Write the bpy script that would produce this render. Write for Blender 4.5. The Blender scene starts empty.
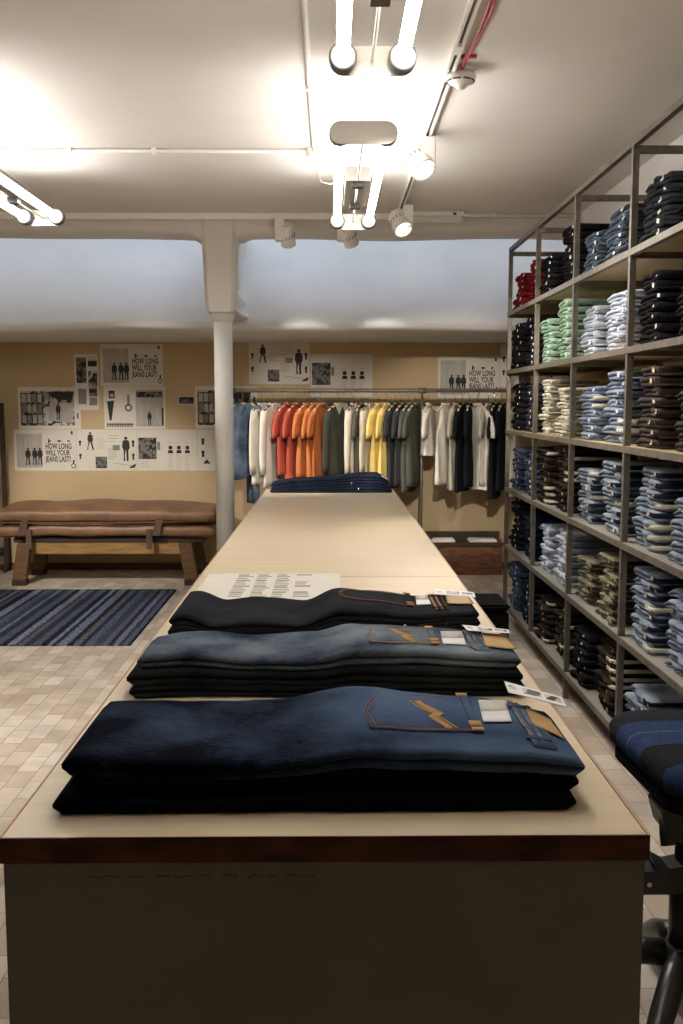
import bpy, bmesh, math, random
from mathutils import Vector, Matrix, noise
PI = math.pi
SC = bpy.context.scene
COL = SC.collection

# ------------------------------------------------------------------ camera
cam_data = bpy.data.cameras.new('camera')
cam_data.sensor_fit = 'HORIZONTAL'
cam_data.sensor_width = 24.0
cam_data.lens = 995.0 / 683.0 * 24.0
cam_data.clip_start = 0.05
cam = bpy.data.objects.new('camera', cam_data)
COL.objects.link(cam)
cam.location = (0, 0, 1.65)
cam.rotation_euler = (math.radians(90 - 6.138), 0, -math.radians(0.63))
SC.camera = cam
# ------------------------------------------------------------------ exposure / world
SC.view_settings.view_transform = 'Standard'
SC.view_settings.look = 'None'
SC.view_settings.gamma = 1.0
SC.view_settings.use_curve_mapping = False
SC.view_settings.exposure = 0.0
W = bpy.data.worlds.new('world')
SC.world = W
W.use_nodes = True
W.node_tree.nodes['Background'].inputs[0].default_value = (0.75, 0.85, 1.0, 1)
W.node_tree.nodes['Background'].inputs[1].default_value = 0.4
TUBE_STRENGTH = 28.5
TUBE_COLOR = (1.0, 0.98, 0.955)
DAY_STRENGTH = 3.4
DAY_COLOR = (0.66, 0.78, 1.0)
SPOT_SHELF = 110.0
SPOT_CLOTHES = 80.0
SPOT_COLOR = (1.0, 0.93, 0.85)

# ------------------------------------------------------------------ materials
def new_mat(name):
    m = bpy.data.materials.new(name); m.use_nodes = True
    return m, m.node_tree.nodes, m.node_tree.links, m.node_tree.nodes['Principled BSDF']
def srgb(r, g, b):
    f = lambda c: (c / 255 / 12.92) if c / 255 <= 0.04045 else ((c / 255 + 0.055) / 1.055) ** 2.4
    return (f(r), f(g), f(b), 1)
def mat(name, c, rough=0.6, metal=0.0, var=0.12, scale=8.0, bump=0.0, bscale=60.0, spec=0.5, stretch=None, detail=4):
    m, N, L, P = new_mat(name)
    tc = N.new('ShaderNodeTexCoord')
    src = tc.outputs['Object']
    if stretch:
        mp = N.new('ShaderNodeMapping'); mp.inputs['Scale'].default_value = stretch
        L.new(src, mp.inputs['Vector']); src = mp.outputs['Vector']
    nz = N.new('ShaderNodeTexNoise'); nz.inputs['Scale'].default_value = scale; nz.inputs['Detail'].default_value = detail
    L.new(src, nz.inputs['Vector'])
    rp = N.new('ShaderNodeValToRGB')
    a = tuple(max(0, x * (1 - var)) for x in c[:3]) + (1,); b = tuple(min(1, x * (1 + var)) for x in c[:3]) + (1,)
    rp.color_ramp.elements[0].color = a; rp.color_ramp.elements[1].color = b
    rp.color_ramp.elements[0].position = 0.3; rp.color_ramp.elements[1].position = 0.7
    L.new(nz.outputs['Fac'], rp.inputs['Fac']); L.new(rp.outputs['Color'], P.inputs['Base Color'])
    P.inputs['Roughness'].default_value = rough; P.inputs['Metallic'].default_value = metal
    P.inputs['Specular IOR Level'].default_value = spec
    if bump:
        n2 = N.new('ShaderNodeTexNoise'); n2.inputs['Scale'].default_value = bscale; n2.inputs['Detail'].default_value = 3
        L.new(src, n2.inputs['Vector'])
        bp = N.new('ShaderNodeBump'); bp.inputs['Strength'].default_value = bump; bp.inputs['Distance'].default_value = 0.01
        L.new(n2.outputs['Fac'], bp.inputs['Height']); L.new(bp.outputs['Normal'], P.inputs['Normal'])
    return m
def emis(name, c, s):
    m, N, L, P = new_mat(name)
    P.inputs['Base Color'].default_value = tuple(c[:3]) + (1,)
    P.inputs['Emission Color'].default_value = tuple(c[:3]) + (1,)
    P.inputs['Emission Strength'].default_value = s
    return m
def denim(name, base, light, contrast=0.5, scale=5.0, fade=0.0):
    # worn cloth: broad soft fading, diagonal streaks and a fine weave bump
    m, N, L, P = new_mat(name)
    tc = N.new('ShaderNodeTexCoord')
    n1 = N.new('ShaderNodeTexNoise'); n1.inputs['Scale'].default_value = scale; n1.inputs['Detail'].default_value = 5
    L.new(tc.outputs['Object'], n1.inputs['Vector'])
    mp = N.new('ShaderNodeMapping'); mp.inputs['Scale'].default_value = (60, 500, 260); mp.inputs['Rotation'].default_value = (0, 0, 0.5)
    L.new(tc.outputs['Object'], mp.inputs['Vector'])
    n2 = N.new('ShaderNodeTexNoise'); n2.inputs['Scale'].default_value = 1.0; n2.inputs['Detail'].default_value = 2
    L.new(mp.outputs['Vector'], n2.inputs['Vector'])
    ad = N.new('ShaderNodeMath'); ad.operation = 'MULTIPLY_ADD'; ad.inputs[1].default_value = 0.25; 
    L.new(n2.outputs['Fac'], ad.inputs[0]); L.new(n1.outputs['Fac'], ad.inputs[2])
    out = ad.outputs[0]
    if fade:        # legs stay dark, seat and thigh are worn pale
        sx = N.new('ShaderNodeSeparateXYZ'); L.new(tc.outputs['Object'], sx.inputs[0])
        mr = N.new('ShaderNodeMapRange'); mr.inputs[1].default_value = -0.25; mr.inputs[2].default_value = 0.15; mr.inputs[3].default_value = -fade; mr.inputs[4].default_value = fade
        L.new(sx.outputs[0], mr.inputs[0])
        a2 = N.new('ShaderNodeMath'); L.new(out, a2.inputs[0]); L.new(mr.outputs[0], a2.inputs[1]); out = a2.outputs[0]
    rp = N.new('ShaderNodeValToRGB')
    rp.color_ramp.elements[0].position = 0.5; rp.color_ramp.elements[1].position = 0.5 + contrast
    rp.color_ramp.elements[0].color = base; rp.color_ramp.elements[1].color = light
    L.new(out, rp.inputs['Fac']); L.new(rp.outputs['Color'], P.inputs['Base Color'])
    P.inputs['Roughness'].default_value = 0.92; P.inputs['Specular IOR Level'].default_value = 0.03
    bp = N.new('ShaderNodeBump'); bp.inputs['Strength'].default_value = 0.25; bp.inputs['Distance'].default_value = 0.002
    L.new(n2.outputs['Fac'], bp.inputs['Height']); L.new(bp.outputs['Normal'], P.inputs['Normal'])
    return m

M = {}
M['ceiling'] = mat('ceiling_plaster', srgb(220, 214, 207), 0.85, var=0.04, scale=1.2, bump=0.25, bscale=5, spec=0.2)
M['bulkhead'] = mat('bulkhead_plaster', srgb(222, 220, 216), 0.8, var=0.05, scale=2.5, bump=0.35, bscale=4, spec=0.2)
M['paint'] = mat('cream_paint', srgb(205, 200, 188), 0.7, var=0.05, scale=2, bump=0.1, bscale=8, spec=0.3)
M['column'] = mat('column_paint', srgb(214, 211, 204), 0.55, var=0.05, scale=5, bump=0.1, bscale=20)
M['kraft'] = mat('brown_wall_paper', srgb(204, 180, 142), 0.8, var=0.06, scale=1.5, bump=0.05, bscale=6, spec=0.2)
M['white_plastic'] = mat('white_plastic', srgb(238, 234, 226), 0.45, var=0.04, scale=10)
M['black_slot'] = mat('dark_slot', srgb(84, 78, 70), 0.6, var=0.1)
M['red_cable'] = mat('red_cable', srgb(178, 52, 55), 0.5, var=0.1)
M['steel'] = mat('brushed_steel', srgb(170, 165, 155), 0.32, metal=1.0, var=0.08, scale=30, stretch=(1, 1, 10))
M['chrome'] = mat('chrome', srgb(200, 200, 200), 0.18, metal=1.0, var=0.03)
M['holder'] = mat('dark_grey_lamp_holder', srgb(92, 90, 86), 0.45, metal=0.3, var=0.05)
M['tube'] = emis('lit_tube', TUBE_COLOR, TUBE_STRENGTH)
M['tube_dim'] = emis('lit_older_tube', TUBE_COLOR, TUBE_STRENGTH * 1.0)
M['lens'] = emis('lit_lens', (1.0, 0.93, 0.8), 3.0)
M['green_led'] = emis('green_led', (0.05, 1.0, 0.3), 6.0)
M['day'] = emis('daylight_glass', DAY_COLOR, DAY_STRENGTH)
M['iron'] = mat('raw_steel_frame', srgb(122, 114, 102), 0.5, metal=0.45, var=0.25, scale=20, bump=0.1, bscale=80)
M['shelf_board'] = mat('shelf_board', srgb(196, 176, 138), 0.45, var=0.1, scale=3, stretch=(1, 6, 1))
M['shelf_top'] = mat('shelf_sheet', srgb(150, 146, 136), 0.4, var=0.1, scale=3)
M['copper'] = mat('copper_trim', srgb(80, 50, 34), 0.33, metal=0.75, var=0.5, scale=9, stretch=(1, 1, 3), bump=0.1, bscale=30)
M['side_trim'] = mat('pale_edge_trim', srgb(186, 146, 118), 0.45, var=0.15, scale=6)
M['counter_sheet'] = mat('dark_grey_sheet', srgb(112, 109, 100), 0.5, metal=0.2, var=0.12, scale=2.2, spec=0.4)
M['scrawl'] = mat('dark_scrawl', srgb(45, 38, 33), 0.6)
M['black_fabric'] = mat('black_fabric', srgb(22, 21, 22), 0.9, var=0.2, scale=50, bump=0.2, bscale=300, spec=0.1)
M['black_plastic'] = mat('black_plastic', srgb(26, 25, 24), 0.38, var=0.1)
M['black_metal'] = mat('black_metal', srgb(46, 45, 43), 0.35, metal=0.4, var=0.15)
M['paper'] = mat('white_paper', srgb(226, 220, 208), 0.7, var=0.03, spec=0.2)
M['ink'] = mat('black_ink', srgb(42, 40, 38), 0.7, var=0.1)
M['grey_ink'] = mat('grey_ink', srgb(135, 130, 122), 0.7, var=0.2, scale=25)
M['pale_ink'] = mat('pale_grey_ink', srgb(180, 175, 166), 0.7, var=0.1, scale=25)
def photo_mat(name, lo, hi, scale):
    m, N, L, P = new_mat(name)
    tc = N.new('ShaderNodeTexCoord')
    v = N.new('ShaderNodeTexVoronoi'); v.inputs['Scale'].default_value = scale; v.distance = 'CHEBYCHEV'
    L.new(tc.outputs['Object'], v.inputs['Vector'])
    r = N.new('ShaderNodeValToRGB'); r.color_ramp.elements[0].color = srgb(*lo); r.color_ramp.elements[1].color = srgb(*hi)
    r.color_ramp.elements[0].position = 0.25; r.color_ramp.elements[1].position = 0.75
    sp = N.new('ShaderNodeSeparateColor'); L.new(v.outputs['Color'], sp.inputs[0])
    L.new(sp.outputs[0], r.inputs['Fac']); L.new(r.outputs['Color'], P.inputs['Base Color'])
    P.inputs['Roughness'].default_value = 0.6
    return m
M['photo'] = photo_mat('printed_photograph', (28, 26, 25), (205, 200, 190), 22)
M['photo_dark'] = photo_mat('printed_dark_photograph', (22, 22, 22), (120, 116, 110), 30)
M['photo_pale'] = mat('printed_pale_backdrop', srgb(186, 180, 170), 0.6, var=0.18, scale=5, stretch=(5, 1, 0.6))
M['leather'] = mat('brown_leather', srgb(132, 98, 70), 0.48, var=0.35, scale=4, bump=0.3, bscale=14, detail=8)
M['strap'] = mat('worn_strap_leather', srgb(88, 66, 54), 0.6, var=0.3, scale=12)
M['apron_wood'] = mat('knotty_pine', srgb(146, 112, 66), 0.6, var=0.3, scale=5, stretch=(1, 4, 8))
M['old_wood'] = mat('old_pine', srgb(104, 76, 46), 0.6, var=0.35, scale=5, stretch=(1, 4, 8), bump=0.15, bscale=20)
M['dark_wood'] = mat('dark_wood', srgb(60, 42, 30), 0.6, var=0.3, scale=6)
M['crate_wood'] = mat('worn_red_brown_wood', srgb(108, 68, 44), 0.6, var=0.55, scale=9, stretch=(1, 1, 4), detail=8, bump=0.2, bscale=30)
M['pale_wood'] = mat('pale_wood', srgb(214, 190, 150), 0.6, var=0.08, scale=4)
M['patch'] = mat('tan_leather_patch', srgb(176, 140, 88), 0.6, var=0.1, scale=40)
M['gold'] = mat('gold_thread', srgb(178, 134, 70), 0.7, var=0.2, scale=200)
M['orange_thread'] = mat('orange_thread', srgb(150, 98, 58), 0.7, var=0.2, scale=200)
M['tag'] = mat('white_card', srgb(232, 230, 228), 0.55, var=0.03)
M['glass'] = mat('mirror_glass', srgb(190, 190, 190), 0.05, metal=1.0, var=0.02)
M['red_label'] = mat('red_label', srgb(150, 40, 36), 0.7)

# floor of short wooden blocks laid end to end in columns
def floor_material():
    m, N, L, P = new_mat('wood_block_floor')
    tc = N.new('ShaderNodeTexCoord')
    mp = N.new('ShaderNodeMapping'); mp.inputs['Rotation'].default_value = (0, 0, PI / 2)
    L.new(tc.outputs['Object'], mp.inputs['Vector'])
    b = N.new('ShaderNodeTexBrick')
    b.inputs['Scale'].default_value = 1.0; b.inputs['Brick Width'].default_value = 0.19; b.inputs['Row Height'].default_value = 0.095
    b.inputs['Mortar Size'].default_value = 0.002; b.inputs['Mortar Smooth'].default_value = 0.3
    b.inputs['Bias'].default_value = 0.0; b.offset = 0.37
    b.inputs['Color1'].default_value = srgb(222, 212, 198); b.inputs['Color2'].default_value = srgb(190, 174, 154)
    b.inputs['Mortar'].default_value = srgb(150, 130, 110)
    L.new(mp.outputs['Vector'], b.inputs['Vector'])
    n = N.new('ShaderNodeTexNoise'); n.inputs['Scale'].default_value = 5; n.inputs['Detail'].default_value = 6
    L.new(tc.outputs['Object'], n.inputs['Vector'])
    r = N.new('ShaderNodeValToRGB'); r.color_ramp.elements[0].position = 0.3; r.color_ramp.elements[1].position = 0.7
    r.color_ramp.elements[0].color = (0.72, 0.70, 0.68, 1); r.color_ramp.elements[1].color = (1, 1, 1, 1)
    L.new(n.outputs['Fac'], r.inputs['Fac'])
    mx = N.new('ShaderNodeMix'); mx.data_type = 'RGBA'; mx.blend_type = 'MULTIPLY'; mx.inputs[0].default_value = 1
    L.new(b.outputs['Color'], mx.inputs[6]); L.new(r.outputs['Color'], mx.inputs[7])
    L.new(mx.outputs[2], P.inputs['Base Color'])
    P.inputs['Roughness'].default_value = 0.6
    bp = N.new('ShaderNodeBump'); bp.inputs['Strength'].default_value = 0.3; bp.inputs['Distance'].default_value = 0.003
    iv = N.new('ShaderNodeMath'); iv.operation = 'SUBTRACT'; iv.inputs[0].default_value = 1
    L.new(b.outputs['Fac'], iv.inputs[1]); L.new(iv.outputs[0], bp.inputs['Height']); L.new(bp.outputs['Normal'], P.inputs['Normal'])
    return m
M['floor'] = floor_material()
# counter top: birch ply with long faint grain
def top_material(name, c1, c2, rough):
    m, N, L, P = new_mat(name)
    tc = N.new('ShaderNodeTexCoord')
    mp = N.new('ShaderNodeMapping'); mp.inputs['Scale'].default_value = (0.8, 14, 4)
    L.new(tc.outputs['Object'], mp.inputs['Vector'])
    n = N.new('ShaderNodeTexNoise'); n.inputs['Scale'].default_value = 1.6; n.inputs['Detail'].default_value = 7; n.inputs['Distortion'].default_value = 0.6
    L.new(mp.outputs['Vector'], n.inputs['Vector'])
    r = N.new('ShaderNodeValToRGB'); r.color_ramp.elements[0].position = 0.3; r.color_ramp.elements[1].position = 0.7
    r.color_ramp.elements[0].color = c1; r.color_ramp.elements[1].color = c2
    L.new(n.outputs['Fac'], r.inputs['Fac']); L.new(r.outputs['Color'], P.inputs['Base Color'])
    P.inputs['Roughness'].default_value = rough
    return m
M['top'] = top_material('birch_ply', srgb(212, 192, 160), srgb(222, 203, 173), 0.42)
# striped cloths
def stripes(name, axis, bands, rough=0.95, speck=0.35, period=None, blur=0.0):
    m, N, L, P = new_mat(name)
    tc = N.new('ShaderNodeTexCoord'); sp = N.new('ShaderNodeSeparateXYZ'); L.new(tc.outputs['Object'], sp.inputs[0])
    mr = N.new('ShaderNodeMath'); mr.operation = 'DIVIDE'; mr.inputs[1].default_value = period
    L.new(sp.outputs[axis], mr.inputs[0])
    fr = N.new('ShaderNodeMath'); fr.operation = 'FRACT'; L.new(mr.outputs[0], fr.inputs[0])
    n = N.new('ShaderNodeTexNoise'); n.inputs['Scale'].default_value = 30; n.inputs['Detail'].default_value = 3
    mp = N.new('ShaderNodeMapping'); mp.inputs['Scale'].default_value = (3, 1.4, 3); L.new(tc.outputs['Object'], mp.inputs[0]); L.new(mp.outputs[0], n.inputs['Vector'])
    ad = N.new('ShaderNodeMath'); ad.operation = 'MULTIPLY_ADD'; ad.inputs[1].default_value = blur; L.new(n.outputs['Fac'], ad.inputs[0]); L.new(fr.outputs[0], ad.inputs[2])
    r = N.new('ShaderNodeValToRGB'); r.color_ramp.interpolation = 'CONSTANT'
    els = r.color_ramp.elements
    els[0].position = bands[0][0]; els[0].color = srgb(*bands[0][1])
    els[1].position = bands[1][0]; els[1].color = srgb(*bands[1][1])
    for p, c in bands[2:]:
        e = els.new(p); e.color = srgb(*c)
    L.new(ad.outputs[0], r.inputs['Fac'])
    n2 = N.new('ShaderNodeTexNoise'); n2.inputs['Scale'].default_value = 90; n2.inputs['Detail'].default_value = 2
    L.new(tc.outputs['Object'], n2.inputs['Vector'])
    r2 = N.new('ShaderNodeValToRGB'); r2.color_ramp.elements[0].position = 0.35; r2.color_ramp.elements[1].position = 0.65
    r2.color_ramp.elements[0].color = (1 - speck,) * 3 + (1,); r2.color_ramp.elements[1].color = (1 + speck,) * 3 + (1,)
    L.new(n2.outputs['Fac'], r2.inputs['Fac'])
    mx = N.new('ShaderNodeMix'); mx.data_type = 'RGBA'; mx.blend_type = 'MULTIPLY'; mx.inputs[0].default_value = 1
    L.new(r.outputs['Color'], mx.inputs[6]); L.new(r2.outputs['Color'], mx.inputs[7]); L.new(mx.outputs[2], P.inputs['Base Color'])
    P.inputs['Roughness'].default_value = rough; P.inputs['Specular IOR Level'].default_value = 0.1
    bp = N.new('ShaderNodeBump'); bp.inputs['Strength'].default_value = 0.4; bp.inputs['Distance'].default_value = 0.004
    L.new(n2.outputs['Fac'], bp.inputs['Height']); L.new(bp.outputs['Normal'], P.inputs['Normal'])
    return m
_rng = random.Random(5)
_pal = [(40, 43, 56), (108, 116, 134), (50, 54, 68), (82, 90, 108), (34, 35, 44), (122, 129, 144), (62, 67, 80), (92, 95, 100)]
_b = []; _p = 0.0; _i = 0
while _p < 0.97 and len(_b) < 30:
    _b.append((round(_p, 3), _pal[_i % 8])); _p += _rng.uniform(0.022, 0.05); _i += 1 if _rng.random() < .7 else 3
M['rug'] = stripes('blue_striped_rag_weave', 0, _b, period=1.3, speck=0.7, blur=0.035)
M['seat_cloth'] = stripes('blue_black_striped_cloth', 1, [(0.0, (42, 58, 90)), (0.15, (70, 80, 104)), (0.165, (42, 58, 90)), (0.30, (36, 37, 42)), (0.53, (38, 54, 84)), (0.76, (30, 30, 34))], period=0.62, speck=0.2)

# denim and cloth colours of the folded jeans
JC = {
 'dark red': (srgb(96, 22, 28), srgb(140, 46, 46)), 'black': (srgb(20, 19, 21), srgb(42, 40, 42)),
 'pale green': (srgb(112, 150, 122), srgb(180, 200, 180)), 'grey blue': (srgb(66, 78, 92), srgb(110, 122, 136)),
 'charcoal': (srgb(40, 42, 46), srgb(70, 72, 76)), 'bleached blue': (srgb(150, 160, 178), srgb(205, 207, 212)),
 'light blue': (srgb(104, 114, 134), srgb(164, 172, 186)), 'dark brown': (srgb(34, 28, 24), srgb(62, 52, 44)),
 'cream': (srgb(188, 182, 160), srgb(220, 214, 196)), 'mid blue': (srgb(52, 60, 80), srgb(104, 116, 138)),
 'dark navy': (srgb(18, 23, 34), srgb(38, 46, 64)), 'olive grey': (srgb(92, 90, 74), srgb(138, 134, 112)),
 'washed blue': (srgb(88, 98, 116), srgb(162, 170, 180)), 'brown grey': (srgb(58, 52, 50), srgb(92, 84, 80)),
}
for k, (a, b) in JC.items():
    M['j_' + k] = denim(k.replace(' ', '_') + '_folded_cloth', a, b, 0.35, 6)
M['indigo'] = denim('deep_indigo_denim', srgb(9, 13, 23), srgb(88, 108, 138), 0.5, 3, fade=0.14)
M['indigo_dark'] = denim('unwashed_indigo_denim', srgb(9, 12, 22), srgb(20, 25, 42), 0.5, 4)
M['faded'] = denim('faded_grey_blue_denim', srgb(36, 46, 64), srgb(142, 154, 162), 0.5, 4.5, fade=0.04)
M['faded_dark'] = denim('faded_dark_denim', srgb(22, 26, 30), srgb(52, 56, 56), 0.5, 5)
M['blackden'] = denim('black_denim', srgb(34, 35, 38), srgb(54, 56, 62), 0.5, 4)
M['seam_denim'] = denim('raised_seam_denim', srgb(76, 86, 100), srgb(140, 146, 150), 0.4, 20)
M['far_denim'] = denim('far_indigo_denim', srgb(20, 25, 38), srgb(54, 62, 82), 0.5, 5)
def cloth(name, r, g, b, var=0.10):
    M[name] = mat(name.replace(' ', '_') + '_cloth', srgb(r, g, b), 0.9, var=var, scale=6, bump=0.25, bscale=18, spec=0.1)

# ------------------------------------------------------------------ mesh helpers
def obj(name, bm, m=None, parent=None, smooth=False, loc=None, bevel=0.0):
    if bevel:
        bmesh.ops.bevel(bm, geom=bm.edges[:], offset=bevel, segments=2, affect='EDGES', clamp_overlap=True)
    me = bpy.data.meshes.new(name)
    bm.normal_update(); bm.to_mesh(me); bm.free()
    for mm in (m if isinstance(m, (list, tuple)) else [m]):
        if mm: me.materials.append(mm)
    if smooth:
        for p in me.polygons: p.use_smooth = True
    o = bpy.data.objects.new(name, me)
    COL.objects.link(o)
    if parent: o.parent = parent
    if loc: o.location = loc
    return o
def thing(name, label, cat, loc=(0, 0, 0), rotz=0.0, group=None):
    o = bpy.data.objects.new(name, None); COL.objects.link(o)
    o.empty_display_size = 0.1
    o.location = loc; o.rotation_euler = (0, 0, rotz)
    return tag(o, label, cat, group)
def tag(o, label, cat, group=None, kind=None):
    o['label'] = label; o['category'] = cat
    if group: o['group'] = group
    if kind: o['kind'] = kind
    return o
def struct(name, bm, m, **k):
    o = obj(name, bm, m, **k); o['kind'] = 'structure'; return o
def box(bm, x0, x1, y0, y1, z0, z1, mi=0, rot=None):
    vs = [bm.verts.new((x, y, z)) for x in (x0, x1) for y in (y0, y1) for z in (z0, z1)]
    if rot is not None:
        c = Vector(((x0 + x1) / 2, (y0 + y1) / 2, (z0 + z1) / 2))
        for v in vs: v.co = rot @ (v.co - c) + c
    for q in ((0, 1, 3, 2), (4, 6, 7, 5), (0, 4, 5, 1), (2, 3, 7, 6), (0, 2, 6, 4), (1, 5, 7, 3)):
        f = bm.faces.new([vs[i] for i in q]); f.material_index = mi
    return bm
def B(*a, **k): return box(bmesh.new(), *a, **k)
def prism(bm, pts, axis, a, b, mi=0):
    # pts in the plane across axis; axis 0: (y,z) 1: (x,z) 2: (x,y)
    def P(p, t): return ((t, p[0], p[1]), (p[0], t, p[1]), (p[0], p[1], t))[axis]
    v0 = [bm.verts.new(P(p, a)) for p in pts]; v1 = [bm.verts.new(P(p, b)) for p in pts]
    n = len(pts); fs = [bm.faces.new(v0), bm.faces.new(v1[::-1])]
    for i in range(n): fs.append(bm.faces.new((v0[i], v1[i], v1[(i + 1) % n], v0[(i + 1) % n])))
    for f in fs: f.material_index = mi
    bmesh.ops.recalc_face_normals(bm, faces=fs)
    return bm
def tube(bm, pts, r, n=10, cap=True, mi=0):
    pts = [Vector(p) for p in pts]
    rs = r if isinstance(r, (list, tuple)) else [r] * len(pts)
    rings = []; up = None
    for i, p in enumerate(pts):
        d = (pts[min(i + 1, len(pts) - 1)] - pts[max(i - 1, 0)]).normalized()
        if up is None:
            up = Vector((0, 0, 1)) if abs(d.z) < 0.9 else Vector((1, 0, 0))
        s = d.cross(up).normalized(); t = s.cross(d).normalized(); up = t
        rings.append([bm.verts.new(p + (s * math.cos(2 * PI * k / n) + t * math.sin(2 * PI * k / n)) * rs[i]) for k in range(n)])
    fs = []
    for a, b in zip(rings, rings[1:]):
        for k in range(n): fs.append(bm.faces.new((a[k], a[(k + 1) % n], b[(k + 1) % n], b[k])))
    if cap: fs.append(bm.faces.new(rings[0][::-1])); fs.append(bm.faces.new(rings[-1]))
    for f in fs: f.material_index = mi; f.smooth = True
    bmesh.ops.recalc_face_normals(bm, faces=fs)
    return bm
def T(*a, **k): return tube(bmesh.new(), *a, **k)
def lathe(bm, prof, n=24, c=(0, 0, 0), mtx=None):
    rings = []
    for r, z in prof:
        ring = []
        for k in range(n):
            v = Vector((r * math.cos(2 * PI * k / n), r * math.sin(2 * PI * k / n), z))
            if mtx: v = mtx @ v
            ring.append(bm.verts.new(v + Vector(c)))
        rings.append(ring)
    fs = []
    for a, b in zip(rings, rings[1:]):
        for k in range(n): fs.append(bm.faces.new((a[k], a[(k + 1) % n], b[(k + 1) % n], b[k])))
    fs.append(bm.faces.new(rings[0][::-1])); fs.append(bm.faces.new(rings[-1]))
    bmesh.ops.recalc_face_normals(bm, faces=fs)
    return bm
def stadium(cx, cz, hw, r, n=8):
    pts = []
    for s, a0 in ((1, -PI / 2), (-1, PI / 2)):
        for k in range(n + 1):
            a = a0 + PI * k / n
            pts.append((cx + s * (hw - r) + r * math.cos(a), cz + r * math.sin(a)))
    return pts
def fresh(o):
    c = o.copy(); COL.objects.link(c); return c
def dup(root, label=None, group=None):
    r = fresh(root)
    if label: r['label'] = label
    if group: r['group'] = group
    for ch in list(root.children):
        c = fresh(ch); c.parent = r
        for g in list(ch.children):
            d = fresh(g); d.parent = c
    return r

# ------------------------------------------------------------------ the setting
CZ = 3.07
struct('floor', B(-4.3, 2.6, -3, 10.1, -0.12, 0), M['floor'])
struct('ceiling', B(-4.3, 2.6, -3, 8.1, CZ, CZ + 0.12), M['ceiling'])
struct('wall_left', B(-4.3, -4.18, -3, 10.1, 0, 4.53), M['kraft'])
struct('wall_front', B(-4.3, 2.6, -3.12, -3, 0, 3.9), M['paint'])
struct('wall_back', B(-4.3, 2.6, 9.95, 10.1, 0, 4.53), M['kraft'])
bm = B(1.86, 1.98, -3, 7.75, 0, 2.28, mi=0); box(bm, 1.86, 1.98, -3, 7.75, 2.28, CZ, mi=1)
struct('wall_right', bm, [M['kraft'], M['ceiling']])
bm = B(1.98, 2.5, 7.63, 7.75, 0, CZ)
struct('wall_recess', bm, M['kraft'])
struct('wall_recess_side', B(2.5, 2.6, 7.63, 9.95, 0, 4.53), M['kraft'])
# bulkhead: plaster face leaning back, soft uneven lower edge, underside running to the wall
def bulkhead():
    bm = bmesh.new(); prof = [(9.95, 2.262), (9.2, 2.266), (8.66, 2.268), (8.52, 2.275), (8.46, 2.295), (8.46, 2.34), (8.54, 2.55), (8.68, 2.8), (8.82, 3.1), (8.9, 3.6), (8.95, 4.5)]
    rows = []; nx = 90
    for i in range(nx + 1):
        x = -4.18 + i * (2.5 + 4.18) / nx
        r = []
        for j, (y, z) in enumerate(prof):
            w = 0 if j == 0 else 1
            dz = noise.noise(Vector((x * 0.9, 3.1, 0))) * 0.028 * w * (1 if j < 6 else 0)
            dy = noise.noise(Vector((x * 0.6, z * 1.0, 7))) * 0.03 * (1 if j > 2 else 0)
            r.append(bm.verts.new((x, y + dy, z + dz)))
        rows.append(r)
    for a, b in zip(rows, rows[1:]):
        for j in range(len(prof) - 1): bm.faces.new((a[j], b[j], b[j + 1], a[j + 1]))
    bmesh.ops.recalc_face_normals(bm, faces=bm.faces[:])
    return bm
o = struct('wall_bulkhead', bulkhead(), M['bulkhead'], smooth=True)
# beam with softened, slightly wavy lower edge
def beam():
    bm = bmesh.new(); prof = [(7.75, CZ + 0.005), (7.75, 3.00), (7.765, 2.97), (7.80, 2.95), (7.95, 2.942), (8.07, 2.95), (8.1, 2.98), (8.1, CZ + 0.3)]
    rows = []; nx = 90
    for i in range(nx + 1):
        x = -4.18 + i * (2.5 + 4.18) / nx
        d = noise.noise(Vector((x * 1.1, 0.4, 9))) * 0.016
        # fillets where the pier joins
        e = min(abs(x + 0.985), abs(x + 0.715)); f = 0.05 * max(0, 1 - e / 0.1) ** 2
        rows.append([bm.verts.new((x, y, z + (d - f if 0 < j < 7 else 0))) for j, (y, z) in enumerate(prof)])
    for a, b in zip(rows, rows[1:]):
        for j in range(len(prof) - 1): bm.faces.new((a[j], b[j], b[j + 1], a[j + 1]))
    bmesh.ops.recalc_face_normals(bm, faces=bm.faces[:])
    return bm
o = struct('ceiling_beam', beam(), M['ceiling'], smooth=True)
# daylight well over the bulkhead, closed by glazing
struct('wall_light_well', B(-4.18, 2.5, 8.10, 8.16, CZ, 4.5), M['paint'])
struct('window_1', B(-4.18, 2.5, 8.1, 8.97, 4.5, 4.53), M['day'])
# pier above the iron column
bm = bmesh.new()
lv = [(CZ + 0.02, -1.0, -0.70), (2.98, -0.99, -0.708), (2.92, -0.985, -0.715), (2.86, -0.98, -0.722), (2.7, -0.972, -0.726), (2.5, -0.965, -0.73), (2.375, -0.955, -0.735), (2.36, -0.945, -0.745)]
rows = []
for z, xl, xr in lv:
    rows.append([bm.verts.new(p) for p in ((xl + .03, 7.742, z), (xl, 7.775, z), (xl, 8.8, z), (xr - .02 + max(0, min(.09, (2.75 - z) * .25)), 8.8, z), (xr, 7.775, z), (xr - .03, 7.742, z))])
for a, b in zip(rows, rows[1:]):
    for j in range(6): bm.faces.new((a[j], a[(j + 1) % 6], b[(j + 1) % 6], b[j]))
bm.faces.new(rows[-1]); bm.faces.new(rows[0][::-1]); bmesh.ops.recalc_face_normals(bm, faces=bm.faces[:])
struct('wall_pier', bm, M['ceiling'])
col = thing('iron_column', 'white painted round iron column between the bench and the clothes rail', 'column', (-0.835, 7.86, 0))
obj('shaft', lathe(bmesh.new(), [(0.072, 0), (0.072, 2.30)], 28), M['column'], col, smooth=True)
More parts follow.
